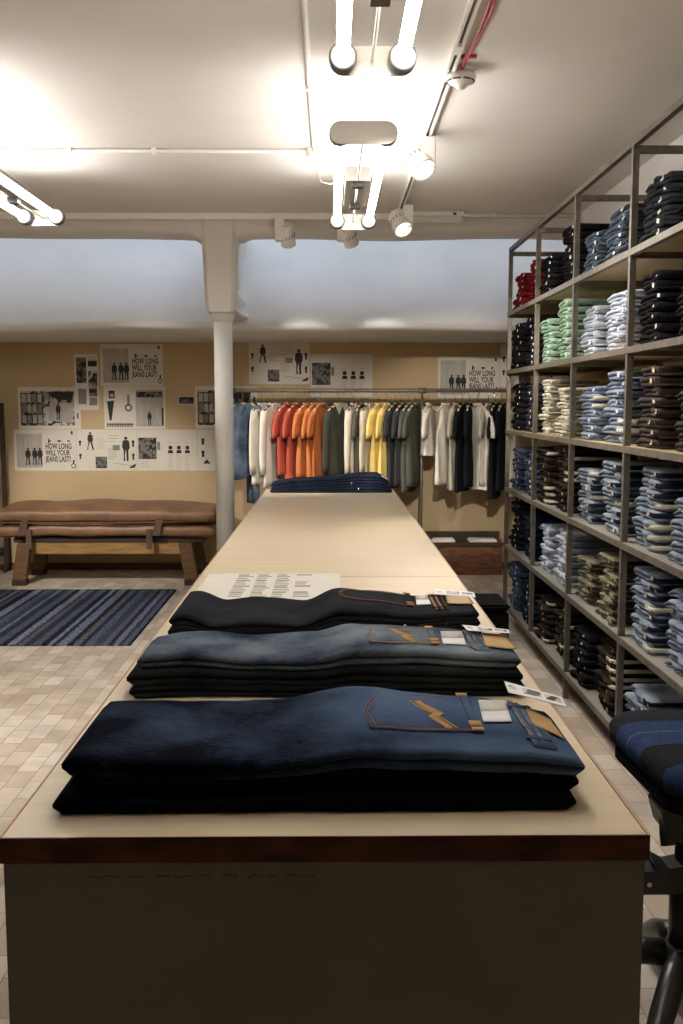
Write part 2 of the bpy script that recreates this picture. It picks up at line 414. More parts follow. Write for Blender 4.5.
obj('capital', lathe(bmesh.new(), [(0.072, 2.29), (0.076, 2.30), (0.088, 2.33), (0.1, 2.345), (0.1, 2.36)], 28), M['column'], col, smooth=True)
obj('base_ring', lathe(bmesh.new(), [(0.1, 0), (0.1, 0.03), (0.08, 0.06), (0.074, 0.07)], 28), M['column'], col, smooth=True)
struct('baseboard_back', B(-4.18, 2.5, 9.935, 9.95, 0, 0.07), M['old_wood'])

# ------------------------------------------------------------------ counter
ct = thing('display_counter', 'long pale wooden counter with copper front edge and dark grey metal body', 'counter', (-0.005, 5.3, 0))
y0 = 1.665 - 5.3; y1 = 8.9 - 5.3; ys = 4.32 - 5.3
obj('top_board', B(-0.570, 0.560, y0 + 0.003, ys - 0.0012, 0.862, 0.9), M['top'], ct, bevel=0.0015)
obj('top_board', B(-0.570, 0.560, ys + 0.0012, y1, 0.862, 0.9), M['top'], ct, bevel=0.0015)
bm = B(-0.574, 0.564, y0, y0 + 0.004, 0.855, 0.901); obj('edge_trim', bm, M['copper'], ct)['label'] = 'copper edge trim'
for x in (-0.5725, 0.5625): obj('edge_trim', B(x - 0.002, x + 0.002, y0 + 0.004, y1, 0.857, 0.9002), M['side_trim'], ct)
obj('counter_body', B(-0.568, 0.558, y0 + 0.004, y1 - 0.01, 0.0, 0.861), M['counter_sheet'], ct, bevel=0.003)
# illegible scrawl on the front sheet
bm = bmesh.new(); rg = random.Random(3); x = -0.42
while x < -0.02:
    w = rg.uniform(0.012, 0.035); n = int(w / 0.004); pts = []
    for i in range(n + 1): pts.append((x + w * i / n, y0 + 0.0038, 0.828 + rg.uniform(-0.0035, 0.0035)))
    if len(pts) > 1: tube(bm, pts, 0.0008, 4)
    x += w + rg.uniform(0.004, 0.02)
obj('scrawl', bm, M['scrawl'], ct)
# paper sheet on the counter
sh = thing('poster_sheet', 'white printed paper sheet lying on the counter behind the black jeans', 'paper', (-0.25, 4.03, 0.9012))
obj('paper', B(-0.29, 0.29, -0.36, 0.36, 0, 0.0012), M['paper'], sh)
def text_bm(txt, size, sx=1.0, off=0.0):
    cu = bpy.data.curves.new('lettering', 'FONT'); cu.body = txt; cu.size = size; cu.space_line = 0.82; cu.offset = off
    cu.resolution_u = 2
    o = bpy.data.objects.new('lettering', cu); COL.objects.link(o)
    bpy.context.view_layer.update()
    me = bpy.data.meshes.new_from_object(o.evaluated_get(bpy.context.evaluated_depsgraph_get()))
    bpy.data.objects.remove(o); bm = bmesh.new(); bm.from_mesh(me); bpy.data.meshes.remove(me)
    for v in bm.verts: v.co.x *= sx
    return bm
def merge(dst, src, mtx, mi=0):
    vm = {}
    for v in src.verts: vm[v] = dst.verts.new(mtx @ v.co)
    for f in src.faces:
        try: g = dst.faces.new([vm[v] for v in f.verts]); g.material_index = mi
        except ValueError: pass
    src.free()
bm = bmesh.new(); rg = random.Random(8)
for c in range(4):
    for k in range(12):
        if c == 3 and k in (1, 2, 3, 7, 8): continue
        x_ = -0.155 + c * 0.085; y_ = 0.33 - k * 0.045; w = 0.068 * rg.uniform(0.6, 1)
        box(bm, x_, x_ + w, y_ - (0.016 if k % 3 else 0.024), y_, 0.0012, 0.0017)
obj('printed_text', bm, M['grey_ink'], sh)
# ------------------------------------------------------------------ big folded jeans on the counter
def interp(tab, x):
    for (a, b), (c, d) in zip(tab, tab[1:]):
        if x <= c:
            t = max(0, min(1, (x - a) / (c - a))); t = t * t * (3 - 2 * t)
            return b + (d - b) * t
    return tab[-1][1]
class Pile:
    """A pile of folded jeans: near and far edge and sag along the length."""
    def __init__(s, near, far, sag, zb, th, seed): s.near, s.far, s.sag, s.zb, s.th, s.seed = near, far, sag, zb, th, seed
    def top(s, lvl, x, y):
        a, b = interp(s.near, x), interp(s.far, x); v = (y - a) / max(1e-4, b - a)
        h = s.zb + s.th * (lvl + 1) + interp(s.sag, x) * (lvl + 1) / 3.0
        e = min(v, 1 - v); h -= 0.018 * max(0, 1 - e / 0.10) ** 2 * (1 if v < .5 else 0.35)
        h += 0.0045 * noise.noise(Vector((x * 5, y * 7, s.seed + lvl * 0.3))) + 0.0022 * noise.noise(Vector((x * 15, y * 12, s.seed + 5)))
        return h
    def body(s, lvl, x0, x1, dx=0.0, dn=0.0):
        nx, ny = 64, 16
        bm = bmesh.new(); tops = []; bots = []; mids = []
        for i in range(nx + 1):
            u = i / nx; x = x0 + (x1 - x0) * u
            a, b = interp(s.near, x) + dn + 0.006 * noise.noise(Vector((x * 6, lvl * 3.3, s.seed))), interp(s.far, x)
            endr = min(1, min(u, 1 - u) / 0.018) ; er = math.sqrt(max(0, 1 - (1 - endr) ** 2))
            t0 = s.th * 0.97; 
            prof = []
            # near side: two leg layers, each a rounded fold; then top across; then far side
            zt = lambda y: s.top(lvl, x, y)
            zlow = (lambda y: s.top(lvl - 1, x, y)) if lvl else (lambda y: s.zb)
            zb_near = zlow(a + 0.02) + 0.0008; zt_near = zt(a + 0.03)
            H = zt_near - zb_near; c = zb_near + H * 0.5
            ring = []
            for k in range(7):      # lower layer bulge
                t = -PI / 2 + PI * k / 6
                ring.append((a + 0.012 - 0.011 * math.cos(t), zb_near + H * 0.25 + H * 0.235 * math.sin(t)))
            for k in range(7):
                t = -PI / 2 + PI * k / 6
                ring.append((a + 0.010 - 0.012 * math.cos(t), zb_near + H * 0.75 + H * 0.25 * math.sin(t)))
            for k in range(1, ny):
                y = a + 0.012 + (b - a - 0.024) * k / ny; ring.append((y, zt(y)))
            zbf = zlow(b - 0.02) + 0.0008; ztf = zt(b - 0.012); HF = ztf - zbf
            for k in range(5):
                t = PI / 2 - PI * k / 4
                ring.append((b - 0.012 + 0.012 * math.cos(t), zbf + HF / 2 + HF / 2 * math.sin(t)))
            for k in range(1, ny):
                y = b - 0.012 - (b - a - 0.024) * k / ny; ring.append((y, zlow(y) + 0.0008))
            cz = c; cy = (a + b) / 2
            tops.append([bm.verts.new((x, cy + (y - cy) * (0.985 + 0.015 * er), cz + (z - cz) * (0.25 + 0.75 * er))) for y, z in ring])
        m = len(tops[0]); fs = []
        for p, q in zip(tops, tops[1:]):
            for k in range(m): fs.append(bm.faces.new((p[k], p[(k + 1) % m], q[(k + 1) % m], q[k])))
        for r in (tops[0], tops[-1]):
            h = (m - 0) // 2
            fs.append(bm.faces.new(r))
        bmesh.ops.recalc_face_normals(bm, faces=fs)
        return bm
    def drape(s, bm, pts, lift=0.0015, th=0.0018, lvl=2, sub=8, mi=0):
        # quad patch given by four corners (x,y) laid over the top surface
        P = [Vector((p[0], p[1], 0)) for p in pts]; g = []; g2 = []
        for i in range(sub + 1):
            ra = []; rb = []
            for j in range(sub + 1):
                u, v = i / sub, j / sub
                q = (P[0] * (1 - u) + P[1] * u) * (1 - v) + (P[3] * (1 - u) + P[2] * u) * v
                z = s.top(lvl, q.x, q.y) + lift
                ra.append(bm.verts.new((q.x, q.y, z + th))); rb.append(bm.verts.new((q.x, q.y, z - 0.001)))
            g.append(ra); g2.append(rb)
        fs = []
        for i in range(sub):
            for j in range(sub): fs.append(bm.faces.new((g[i][j], g[i + 1][j], g[i + 1][j + 1], g[i][j + 1])))
        for i in range(sub):
            for (A, Bq) in (((i, 0), (i + 1, 0)), ((i + 1, sub), (i, sub))):
                fs.append(bm.faces.new((g[A[0]][A[1]], g2[A[0]][A[1]], g2[Bq[0]][Bq[1]], g[Bq[0]][Bq[1]])))
            for (A, Bq) in (((0, i + 1), (0, i)), ((sub, i), (sub, i + 1))):
                fs.append(bm.faces.new((g[A[0]][A[1]], g2[A[0]][A[1]], g2[Bq[0]][Bq[1]], g[Bq[0]][Bq[1]])))
        bmesh.ops.recalc_face_normals(bm, faces=fs)
        for f in fs: f.material_index = mi; f.smooth = True
        return bm
    def thread(s, bm, pts, r=0.0008, lvl=2, lift=0.0035, n=14):
        out = []
        for a, b in zip(pts, pts[1:]):
            for k in range(n + 1):
                t = k / n; x = a[0] + (b[0] - a[0]) * t; y = a[1] + (b[1] - a[1]) * t
                out.append((x, y, s.top(lvl, x, y) + lift))
        q = [out[0]]
        for p in out[1:]:
            if (Vector(p) - Vector(q[-1])).length > 1e-5: q.append(p)
        tube(bm, q, r, 5); return bm

def jean_details(pl, root, pocket, waist, thread, stitch, fabric, white, patch, tagpts, lvl=2):
    """pocket: 5 corners; waist: x of waistband; draped over the top jean."""
    bm = bmesh.new()
    # pocket as slightly raised patch
    p = pocket
    pl.drape(bm, [p[0], p[1], p[2], p[3]], lift=0.0012, th=0.0022, lvl=lvl)
    pk = obj('back_pocket', bm, fabric, root)
    bm = bmesh.new()
    for o_ in (0.006, 0.013):
        c = Vector(((p[0][0] + p[2][0]) / 2, (p[0][1] + p[2][1]) / 2))
        q = []
        for a in [p[0], p[1], p[2], p[3]]:
            v = Vector(a); d = c - v; q.append((v.x + math.copysign(o_, d.x), v.y + math.copysign(o_, d.y)))
        # point of the pocket on the leg side
        tip = (p[0][0] - 0.014 + o_, (p[0][1] + p[3][1]) / 2)
        pl.thread(bm, [q[1], q[0], tip, q[3], q[2]], lvl=lvl)
    obj('seam_thread', bm, M[thread], pk)
    # embroidered double wave across the pocket
    if stitch:
        bm = bmesh.new(); xm, ya, yb = stitch
        for k in range(5):
            pts = []
            for i in range(13):
                t = i / 12; y = yb + (ya - yb) * (t if t < .5 else t - 0.02)
                x = xm + k * 0.0048 + (0.036 * (t * 2) ** 1.4 if t <= 0.5 else 0.014 + 0.034 * (t * 2 - 1) ** 0.8) - 0.012 * (abs(k - 2) == 2) * (0.5 - t)
                pts.append((x, y))
            pl.thread(bm, pts, r=0.0019, lvl=lvl, n=2, lift=0.0042)
        obj('embroidered_wave', bm, M['gold'], pk)['label'] = 'gold embroidered double wave'
    if white:
        bm = bmesh.new(); pl.drape(bm, white, lift=0.004, th=0.001, lvl=lvl)
        wl = obj('size_sticker', bm, M['tag'], root); wl['label'] = 'white size card'
        bm = bmesh.new(); w = [Vector(a) for a in white]
        pl.drape(bm, [w[0].lerp(w[3], 0.5), w[1].lerp(w[2], 0.5), w[1].lerp(w[2], 0.95), w[0].lerp(w[3], 0.95)], lift=0.0052, th=0.0006, lvl=lvl, sub=3)
        obj('printed_picture', bm, M['photo_pale'], wl)
    # waistband: raised strip, yoke threads, belt loops
    bm = bmesh.new(); wx0, wx1, wn, wf = waist
    pl.drape(bm, [(wx0, wn), (wx1, wn), (wx1, wf), (wx0, wf)], lift=0.001, th=0.0035, lvl=lvl)
    wb = obj('waistband', bm, fabric, root)
    bm = bmesh.new()
    for xx in (wx0 - 0.004, wx0 + 0.014): pl.drape(bm, [(xx, wn + 0.002), (xx + 0.006, wn + 0.002), (xx + 0.006, wf - .005), (xx, wf - .005)], lift=0.004, th=0.0018, lvl=lvl, sub=6)
    obj('waist_seam', bm, M['seam_denim'] if fabric != M['blackden'] else M['orange_thread'], wb)
    bx0 = white[0][0] - 0.028; by0, by1 = p[1][1] - 0.005, p[2][1] + 0.015
    bm = bmesh.new(); pl.drape(bm, [(bx0, by0), (bx0 + 0.015, by0), (bx0 + 0.018, by1), (bx0 + 0.003, by1)], lift=0.0045, th=0.003, lvl=lvl)
    lp = obj('belt_loop', bm, fabric, root)
    bm = bmesh.new()
    for ya_, yb_ in ((by0, by0 + 0.018), (by0 + .03, by0 + .06), (by1 - 0.02, by1)): pl.drape(bm, [(bx0 - .004, ya_), (bx0 + 0.02, ya_), (bx0 + 0.02, yb_), (bx0 - .004, yb_)], lift=0.0075, th=0.001, lvl=lvl, sub=2)
    obj('bar_tack', bm, M['gold'] if fabric != M['blackden'] else M['orange_thread'], lp)
    bm = bmesh.new()
    for xx in (wx0 + 0.004, wx1 - 0.004): pl.thread(bm, [(xx, wn + 0.004), (xx, wf - 0.004)], lvl=lvl, lift=0.0055)
    obj('seam_thread', bm, M[thread], wb)
    for yy, xs in ((wn + 0.03, wx0), (wf - 0.06, wx0)):
        bm = bmesh.new(); pl.drape(bm, [(xs - 0.012, yy), (wx1 - 0.004, yy), (wx1 - 0.004, yy + 0.014), (xs - 0.012, yy + 0.014)], lift=0.005, th=0.002, lvl=lvl, sub=3)
        obj('belt_loop', bm, fabric, root)
    if patch:
        bm = bmesh.new(); pl.drape(bm, patch, lift=0.0055, th=0.0015, lvl=lvl)
        obj('leather_patch', bm, M['patch'], root)['label'] = 'tan leather patch'
    if tagpts:
        bm = bmesh.new(); p4 = [Vector(a) for a in tagpts]
        vs = [bm.verts.new(v) for v in p4] + [bm.verts.new(v + Vector((0, 0, -0.0015))) for v in p4]
        for q in ((0, 1, 2, 3), (7, 6, 5, 4), (0, 4, 5, 1), (1, 5, 6, 2), (2, 6, 7, 3), (3, 7, 4, 0)): bm.faces.new([vs[i] for i in q])
        bmesh.ops.recalc_face_normals(bm, faces=bm.faces[:])
        tg = obj('paper_tag', bm, M['tag'], root); tg['label'] = 'white printed paper tag'
        bm = bmesh.new()
        def q4(u0, u1, v0, v1):
            f = lambda u, v: p4[0].lerp(p4[1], u).lerp(p4[3].lerp(p4[2], u), v) + Vector((0, 0, 0.0006))
            vs = [bm.verts.new(f(*c)) for c in ((u0, v0), (u1, v0), (u1, v1), (u0, v1))]; return bm.faces.new(vs)
        q4(0.3, 0.62, 0.25, 0.8); q4(0.68, 0.95, 0.25, 0.75); q4(0.05, 0.18, 0.35, 0.7)
        obj('printed_picture', bm, M['photo'], tg)

def pile_jeans(pl, specs, names, group):
    roots = []
    for lvl, (x0, x1, dn, m) in enumerate(specs):
        cx = (x0 + x1) / 2
        r = thing('folded_jeans', names[lvl], 'jeans', (0, 0, 0), 0, group)
        cy = interp(pl.near, 0)
        r.location = (cx, cy, pl.zb + pl.th * lvl)
        b = obj('folded_legs', pl.body(lvl, x0, x1, dn=dn), m, r, smooth=True)
        roots.append(r)
    return roots
def settle(root):
    # parts are modelled in world coordinates: move their meshes into the thing's frame
    off = root.location.copy()
    def walk(o):
        if o.data:
            for v in o.data.vertices: v.co -= off
        for c in o.children: walk(c)
    for c in root.children: walk(c)
def side_details(pl, root, lvl, xs, th, button=None, m=None):
    """threads and rivets on the near folded side of a jean in the pile"""
    bm = bmesh.new()
    for x in xs:
        y = interp(pl.near, x) - 0.0035; zt = pl.top(lvl, x, y + 0.03); zb = (pl.top(lvl - 1, x, y + 0.03) if lvl else pl.zb)
        tube(bm, [(x, y, zb + (zt - zb) * 0.55), (x + 0.001, y - 0.002, zb + (zt - zb) * 0.75), (x + 0.002, y + 0.001, zb + (zt - zb) * 0.92)], 0.0011, 5)
    if xs: obj('seam_thread', bm, M[th], root)
    if button:
        y = interp(pl.near, button) - 0.006; zt = pl.top(lvl, button, y + 0.03); zb = (pl.top(lvl - 1, button, y + 0.03) if lvl else pl.zb)
        bm = lathe(bmesh.new(), [(0.0075, -0.003), (0.0085, 0), (0.0075, 0.003), (0.003, 0.0035)], 14, (button, y, zb + (zt - zb) * 0.72), Matrix.Rotation(PI / 2, 3, 'X'))
        obj('button', bm, M['chrome'], root, smooth=True)

front = Pile([(-.52, 1.76), (-.45, 1.765), (0.0, 1.77), (.47, 1.775)], [(-.50, 2.12), (-.3, 2.15), (.03, 2.19), (.28, 2.15), (.47, 2.07)],
             [(-.5, .004), (-.3, -.002), (-.12, -.008), (.06, .016), (.2, .01), (.36, .004), (.48, -.008)], 0.9, 0.0365, 1.0)
rs = pile_jeans(front, [(-.51, .455, -.004, M['indigo_dark']), (-.478, .462, .006, M['indigo_dark']), (-.492, .47, -.004, M['indigo'])],
    ['dark indigo folded jeans, lowest of the nearest pile on the counter', 'dark indigo folded jeans, middle of the nearest pile on the counter',
     'blue folded jeans with gold pocket wave, on top of the nearest counter pile'], 'jeans in the nearest counter pile')
jean_details(front, rs[2], [(.075, 1.87), (.285, 1.865), (.305, 2.11), (.085, 2.09)], (.385, .425, 1.80, 2.10), 'orange_thread', (.175, 1.875, 2.06), M['indigo'],
    [(.305, 1.93), (.365, 1.945), (.375, 2.085), (.318, 2.085)], [(.405, 1.925), (.448, 1.855), (.452, 1.985), (.412, 2.055)],
    [(.380, 2.07, 1.040), (.478, 1.955, 1.043), (.482, 2.02, 1.044), (.385, 2.155, 1.040)])
side_details(front, rs[1], 1, [], 'orange_thread'); 
for r in rs: settle(r)

mid = Pile([(-.54, 2.48), (-.3, 2.50), (0.0, 2.49), (.49, 2.50)], [(-.54, 2.72), (-.3, 2.79), (.03, 2.84), (.3, 2.80), (.5, 2.72)],
           [(-.53, .004), (-.38, .012), (-.2, -.006), (-.05, -.004), (.06, .018), (.25, .016), (.49, 0)], 0.9, 0.036, 4.0)
rs = pile_jeans(mid, [(-.515, .505, .0, M['faded_dark']), (-.52, .495, -.004, M['faded_dark']), (-.495, .49, .002, M['faded'])],
    ['dark faded folded jeans, lowest of the middle counter pile', 'dark faded folded jeans, second in the middle counter pile',
     'grey blue faded folded jeans with orange pocket stitching, topping the middle counter pile'], 'jeans in the middle counter pile')
jean_details(mid, rs[2], [(.10, 2.555), (.28, 2.55), (.29, 2.74), (.11, 2.73)], (.375, .415, 2.53, 2.745), 'gold', (.165, 2.56, 2.73), M['faded'],
    [(.295, 2.56), (.36, 2.575), (.365, 2.72), (.305, 2.71)], [(.41, 2.57), (.487, 2.55), (.487, 2.70), (.42, 2.715)],
    [(.380, 2.70, 1.030), (.490, 2.665, 1.03), (.492, 2.705, 1.031), (.372, 2.765, 1.031)])
side_details(mid, rs[1], 1, [.2, .207, .4], 'gold')
for r in rs: settle(r)

back = Pile([(-.56, 3.02), (-.3, 3.06), (-.1, 3.06), (.2, 3.1), (.5, 3.16)], [(-.56, 3.42), (-.3, 3.46), (.0, 3.46), (.3, 3.46), (.5, 3.44)],
            [(-.52, .018), (-.46, .024), (-.36, -.012), (-.27, -.002), (-.22, -.004), (-.1, -.014), (.03, .032), (.12, .022), (.3, .004), (.5, .006)], 0.9, 0.028, 8.0)
rs = pile_jeans(back, [(-.50, .49, .0, M['blackden']), (-.505, .485, .003, M['blackden']), (-.50, .48, -.002, M['blackden'])],
    ['black folded jeans, lowest of the farther black counter pile', 'black folded jeans with steel button, middle of the black counter pile',
     'black folded jeans with orange pocket stitching, topping the black counter pile'], 'jeans in the black counter pile')
jean_details(back, rs[2], [(.035, 3.24), (.27, 3.22), (.28, 3.42), (.05, 3.41)], (.345, .385, 3.16, 3.44), 'orange_thread', None, M['blackden'],
    [(.285, 3.25), (.335, 3.26), (.335, 3.42), (.295, 3.42)], [(.39, 3.26), (.475, 3.24), (.475, 3.36), (.40, 3.42)],
    [(.36, 3.40, .998), (.495, 3.34, .998), (.50, 3.42, 1.0), (.37, 3.48, 1.0)])
side_details(back, rs[1], 1, [.28, .29, .37], 'orange_thread', button=.235)
side_details(back, rs[0], 0, [.28, .37], 'orange_thread', button=.25)
for r in rs: settle(r)

farp = Pile([(-.53, 8.5), (.52, 8.49)], [(-.53, 8.84), (.0, 8.87), (.5, 8.84)],
            [(-.53, -.03), (-.3, .0), (.0, .02), (.25, .05), (.4, .045), (.52, .0)], 0.9, 0.036, 12.0)
rs = pile_jeans(farp, [(-.52, .53, 0, M['far_denim']), (-.51, .515, 0, M['far_denim']), (-.515, .50, .003, M['far_denim'])],
    ['dark blue folded jeans, lowest of the pile at the far counter end', 'dark blue folded jeans, middle of the pile at the far counter end',
     'dark blue folded jeans, topmost of the pile at the far counter end'], 'jeans at the far counter end')
bm = bmesh.new(); farp.drape(bm, [(.3, 8.53), (.42, 8.53), (.42, 8.8), (.3, 8.8)], lift=0.001, th=0.003)
obj('back_pocket', bm, M['far_denim'], rs[2])
bm = bmesh.new(); farp.drape(bm, [(.44, 8.51), (.49, 8.51), (.49, 8.6), (.44, 8.6)], lift=0.002, th=0.002)
obj('size_sticker', bm, M['tag'], rs[2])
side_details(farp, rs[1], 1, [], 'gold', button=.18); side_details(farp, rs[0], 0, [], 'gold', button=.24)
for r in rs: settle(r)

# ------------------------------------------------------------------ shelving
SX0, SX1 = 1.33, 1.80
POST = [7.47, 6.48, 5.48, 4.46, 3.42, 2.42]
LV = [0.155, 0.60, 1.033, 1.467, 1.907, 2.331]; TOPZ = 2.77
su = thing('shelving_unit', 'tall dark steel frame shelving along the right wall, full of folded jeans', 'shelf', (1.56, 5.0, 0))
def S(name, bm, m, **k):
    bmesh.ops.translate(bm, verts=bm.verts, vec=(-1.56, -5.0, 0)); return obj(name, bm, m, su, **k)
p = 0.014
for i, y in enumerate(POST):
    for j, x in enumerate((SX0, SX1)):
        S('post', B(x - p, x + p, y - p, y + p, 0.0 if i in (2, 4, 5) else LV[0] - 0.03, TOPZ), M['iron'])
    S('top_crossbar', B(SX0 + p, SX1 - p, y - p, y + p, TOPZ - 0.03, TOPZ), M['iron'])
    for z in LV: S('shelf_crossbar', B(SX0 + p, SX1 - p, y - .012, y + .012, z - 0.04, z - 0.006), M['iron'])
for x in (SX0, SX1):
    S('top_rail', B(x - p, x + p, POST[-1], POST[0] + p, TOPZ, TOPZ + 0.028), M['iron'])
    for z in LV: S('shelf_rail', B(x - p - 0.004, x + p - 0.004 if x == SX0 else x + p, POST[-1], POST[0] + p, z - 0.03, z - 0.001), M['iron'])
for z in LV:
    for a, b in zip(POST, POST[1:]):
        S('shelf_board', B(SX0 - 0.012, SX1, b + 0.018, a - 0.018, z - 0.014, z), M['shelf_top'] if z < 1.2 else M['shelf_board'])
for y in (3.42, 5.48, 7.47):   # stub feet under the unit ends, at the wall side
    S('foot', B(SX1 - 0.03, SX1 + 0.02, y - 0.02, y + 0.02, 0, 0.12), M['iron'])

# one folded pair of jeans for the shelves: fold of the legs to the aisle
def fold_mesh(seed, wx=0.38, wy=0.30, t=0.045):
    r = random.Random(seed); bm = bmesh.new(); nx = 9; rings = []
    off = Vector((seed * 3.7, 0, 0))
    ns = 11
    for i in range(ns):
        u = i / (ns - 1); y = (u - 0.5) * wy
        e = min(u, 1 - u) / 0.16; sq = math.sqrt(max(0.0, 1 - (1 - min(1, e)) ** 2)); sq = 0.45 + 0.55 * sq
        fx = 0.028 * noise.noise(Vector((u * 3, 0, 0)) + off) - 0.008 * math.sin(u * PI)
        ring = []
        tt = t * sq * (1.0 + 0.25 * noise.noise(Vector((u * 5, 4, 0)) + off))
        split = 0.35 + 0.25 * (0.5 + noise.noise(Vector((u * 3, 9, 0)) + off))
        # front, lower lobe and upper lobe
        for (z0, z1, dx) in ((0.0, tt * split, 0.004), (tt * split, tt, -0.002)):
            for k in range(6):
                a = -PI / 2 + PI * k / 5
                h = (z1 - z0) / 2
                ring.append((fx + dx + 0.016 - 0.016 * math.cos(a), (z0 + z1) / 2 + h * math.sin(a) * 0.97))
        for k in range(1, nx):
            x = 0.02 + (wx - 0.03) * k / nx
            ring.append((x, tt + 0.004 * noise.noise(Vector((x * 14, u * 4, 2)) + off) - 0.001))
        ring.append((wx, tt * 0.8)); ring.append((wx + 0.006, tt * 0.5)); ring.append((wx, tt * 0.15))
        for k in range(1, nx):
            x = wx - 0.01 - (wx - 0.03) * k / nx
            ring.append((x, 0.0005))
        rings.append([bm.verts.new((x, y, z)) for x, z in ring])
    m = len(rings[0]); fs = []
    for p_, q in zip(rings, rings[1:]):
        for k in range(m): fs.append(bm.faces.new((p_[k], p_[(k + 1) % m], q[(k + 1) % m], q[k])))
    fs.append(bm.faces.new(rings[0][::-1])); fs.append(bm.faces.new(rings[-1]))
    bmesh.ops.recalc_face_normals(bm, faces=fs)
    for f in fs: f.smooth = True
    return bm
def waist_mesh(seed):
    # waistband folded round the camera-side corner, standing a little proud of the fold
    bm = bmesh.new(); r = random.Random(seed); z = 0.024 + r.uniform(-.004, .004)
    pts = [(0.012, -0.02, z), (-0.001, -0.06, z), (-0.002, -0.12, z - .002), (0.008, -0.151, z), (0.05, -0.1535, z), (0.13, -0.1535, z + .001), (0.27, -0.1535, z)]
    path = [Vector(p) for p in pts]; prev = None
    for p_ in path:
        n = Vector((-1, -0.5, 0)).normalized() if p_.x < 0.03 else Vector((0, -1, 0))
        a = [bm.verts.new(p_ + n * d + Vector((0, 0, h))) for d, h in ((0, -.011), (0.005, -.009), (0.005, .009), (0, .011))]
        if prev:
            for k in range(4): bm.faces.new((prev[k], prev[(k + 1) % 4], a[(k + 1) % 4], a[k]))
        else: bm.faces.new(a)
        prev = a
    bm.faces.new(prev[::-1]); bmesh.ops.recalc_face_normals(bm, faces=bm.faces[:])
    for f in bm.faces: f.smooth = True
    return bm
def label_mesh(seed):
    bm = bmesh.new(); r = random.Random(seed)
    y = r.uniform(-.12, -.07); w = r.uniform(.018, .034); h = r.uniform(.012, .022)
    box(bm, -0.0085, -0.0065, y, y + w, 0.026 - h / 2, 0.026 + h / 2, rot=Matrix.Rotation(r.uniform(-.3, .3), 3, 'X'))
    return bm
NV = 9
FOLD = []; WAIST = []; LABEL = []
def mesh_from(bm, name):
    me = bpy.data.meshes.new(name); bm.to_mesh(me); bm.free(); return me
for k in range(NV):
    FOLD.append(mesh_from(fold_mesh(k + 1), 'folded_body')); WAIST.append(mesh_from(waist_mesh(k + 1), 'waistband')); LABEL.append(mesh_from(label_mesh(k + 1), 'size_label'))
cache = {}
def tinted(me, key, m):
    if key not in cache:
        c = me.copy(); c.materials.clear(); c.materials.append(m); cache[key] = c
    return cache[key]
WB = {'bleached blue': 'j_light blue', 'light blue': 'j_mid blue', 'washed blue': 'j_dark navy', 'mid blue': 'j_dark navy', 'cream': 'j_olive grey', 'pale green': 'j_pale green',
      'olive grey': 'j_dark brown', 'grey blue': 'j_charcoal', 'brown grey': 'j_dark brown'}
LB = {'black': 'tag', 'dark brown': 'patch', 'brown grey': 'pale_wood', 'olive grey': 'patch', 'washed blue': 'pale_wood', 'dark navy': 'tag'}
# cells[shelf from top][bay from far] = three piles, far to near: (colour, count)
bk, nv, lb, mb, wb_, bl = 'black', 'dark navy', 'light blue', 'mid blue', 'washed blue', 'bleached blue'
CELLS = [
 [[('dark red', 6), ('dark red', 7)], [(bk, 6), (bk, 8)], [('grey blue', 5), ('grey blue', 6)], [('charcoal', 6), (bk, 6)]],
 [[(bk, 8), (bk, 8)], [('pale green', 7), ('pale green', 8)], [(bl, 6), (bl, 7)], [(bk, 7), ('dark brown', 6)]],
 [[(bk, 8), ('charcoal', 8)], [('cream', 8), ('cream', 7)], [(lb, 7), (lb, 8)], [('brown grey', 8), ('brown grey', 7)]],
 [[(mb, 8), (mb, 7)], [('dark brown', 8), ('dark brown', 9)], [(wb_, 7), (wb_, 8)], [(wb_, 8), (wb_, 6)]],
 [[(bk, 9), (nv, 7)], [(bl, 7), (bl, 8)], [('olive grey', 6), ('olive grey', 8)], [(wb_, 8), (lb, 8)]],
 [[(mb, 8), (nv, 7)], [('dark brown', 7), ('dark brown', 8)], [(bk, 7), ('dark brown', 8)], [(wb_, 6), (lb, 5)]],
]
SHN = ['top shelf', 'second shelf down', 'third shelf down', 'fourth shelf down', 'fifth shelf down', 'bottom shelf']
BAYN = ['farthest bay', 'second farthest bay', 'second nearest bay', 'nearest visible bay']
PN = ['far pile', 'near pile']
ORD = ['lowest', 'second up', 'third up', 'fourth up', 'fifth up', 'sixth up', 'seventh up', 'eighth up', 'ninth up']
allj = []
rg = random.Random(21)
for s in range(6):
    z0 = LV[5 - s] + 0.001
    for b in range(4):
        for q in range(2):
            c, n = CELLS[s][b][q]
            yc = POST[b] - 0.215 - 0.485 * q
            lean = rg.uniform(-.006, .006); x0 = 1.342 + rg.uniform(0, 0.02)
            tt = rg.uniform(.84, .95)
            tt = min(tt, 0.40 / (n * 0.046))
            for k in range(n):
                allj.append((b, s, q, k, n, c, (x0 + rg.uniform(-.014, .014) + abs(lean) * k * .3, yc + rg.uniform(-.011, .011), z0 + k * 0.046 * tt), rg.uniform(-.07, .07), tt, rg.randrange(NV)))
single = [j for j in allj if j[0] >= 1]
single.sort(key=lambda j: (-j[0], -j[2], j[1], j[3]))
single_set = set(id(j) for j in single[:288])
rest = bmesh.new(); rest_mats = {}
RM = []
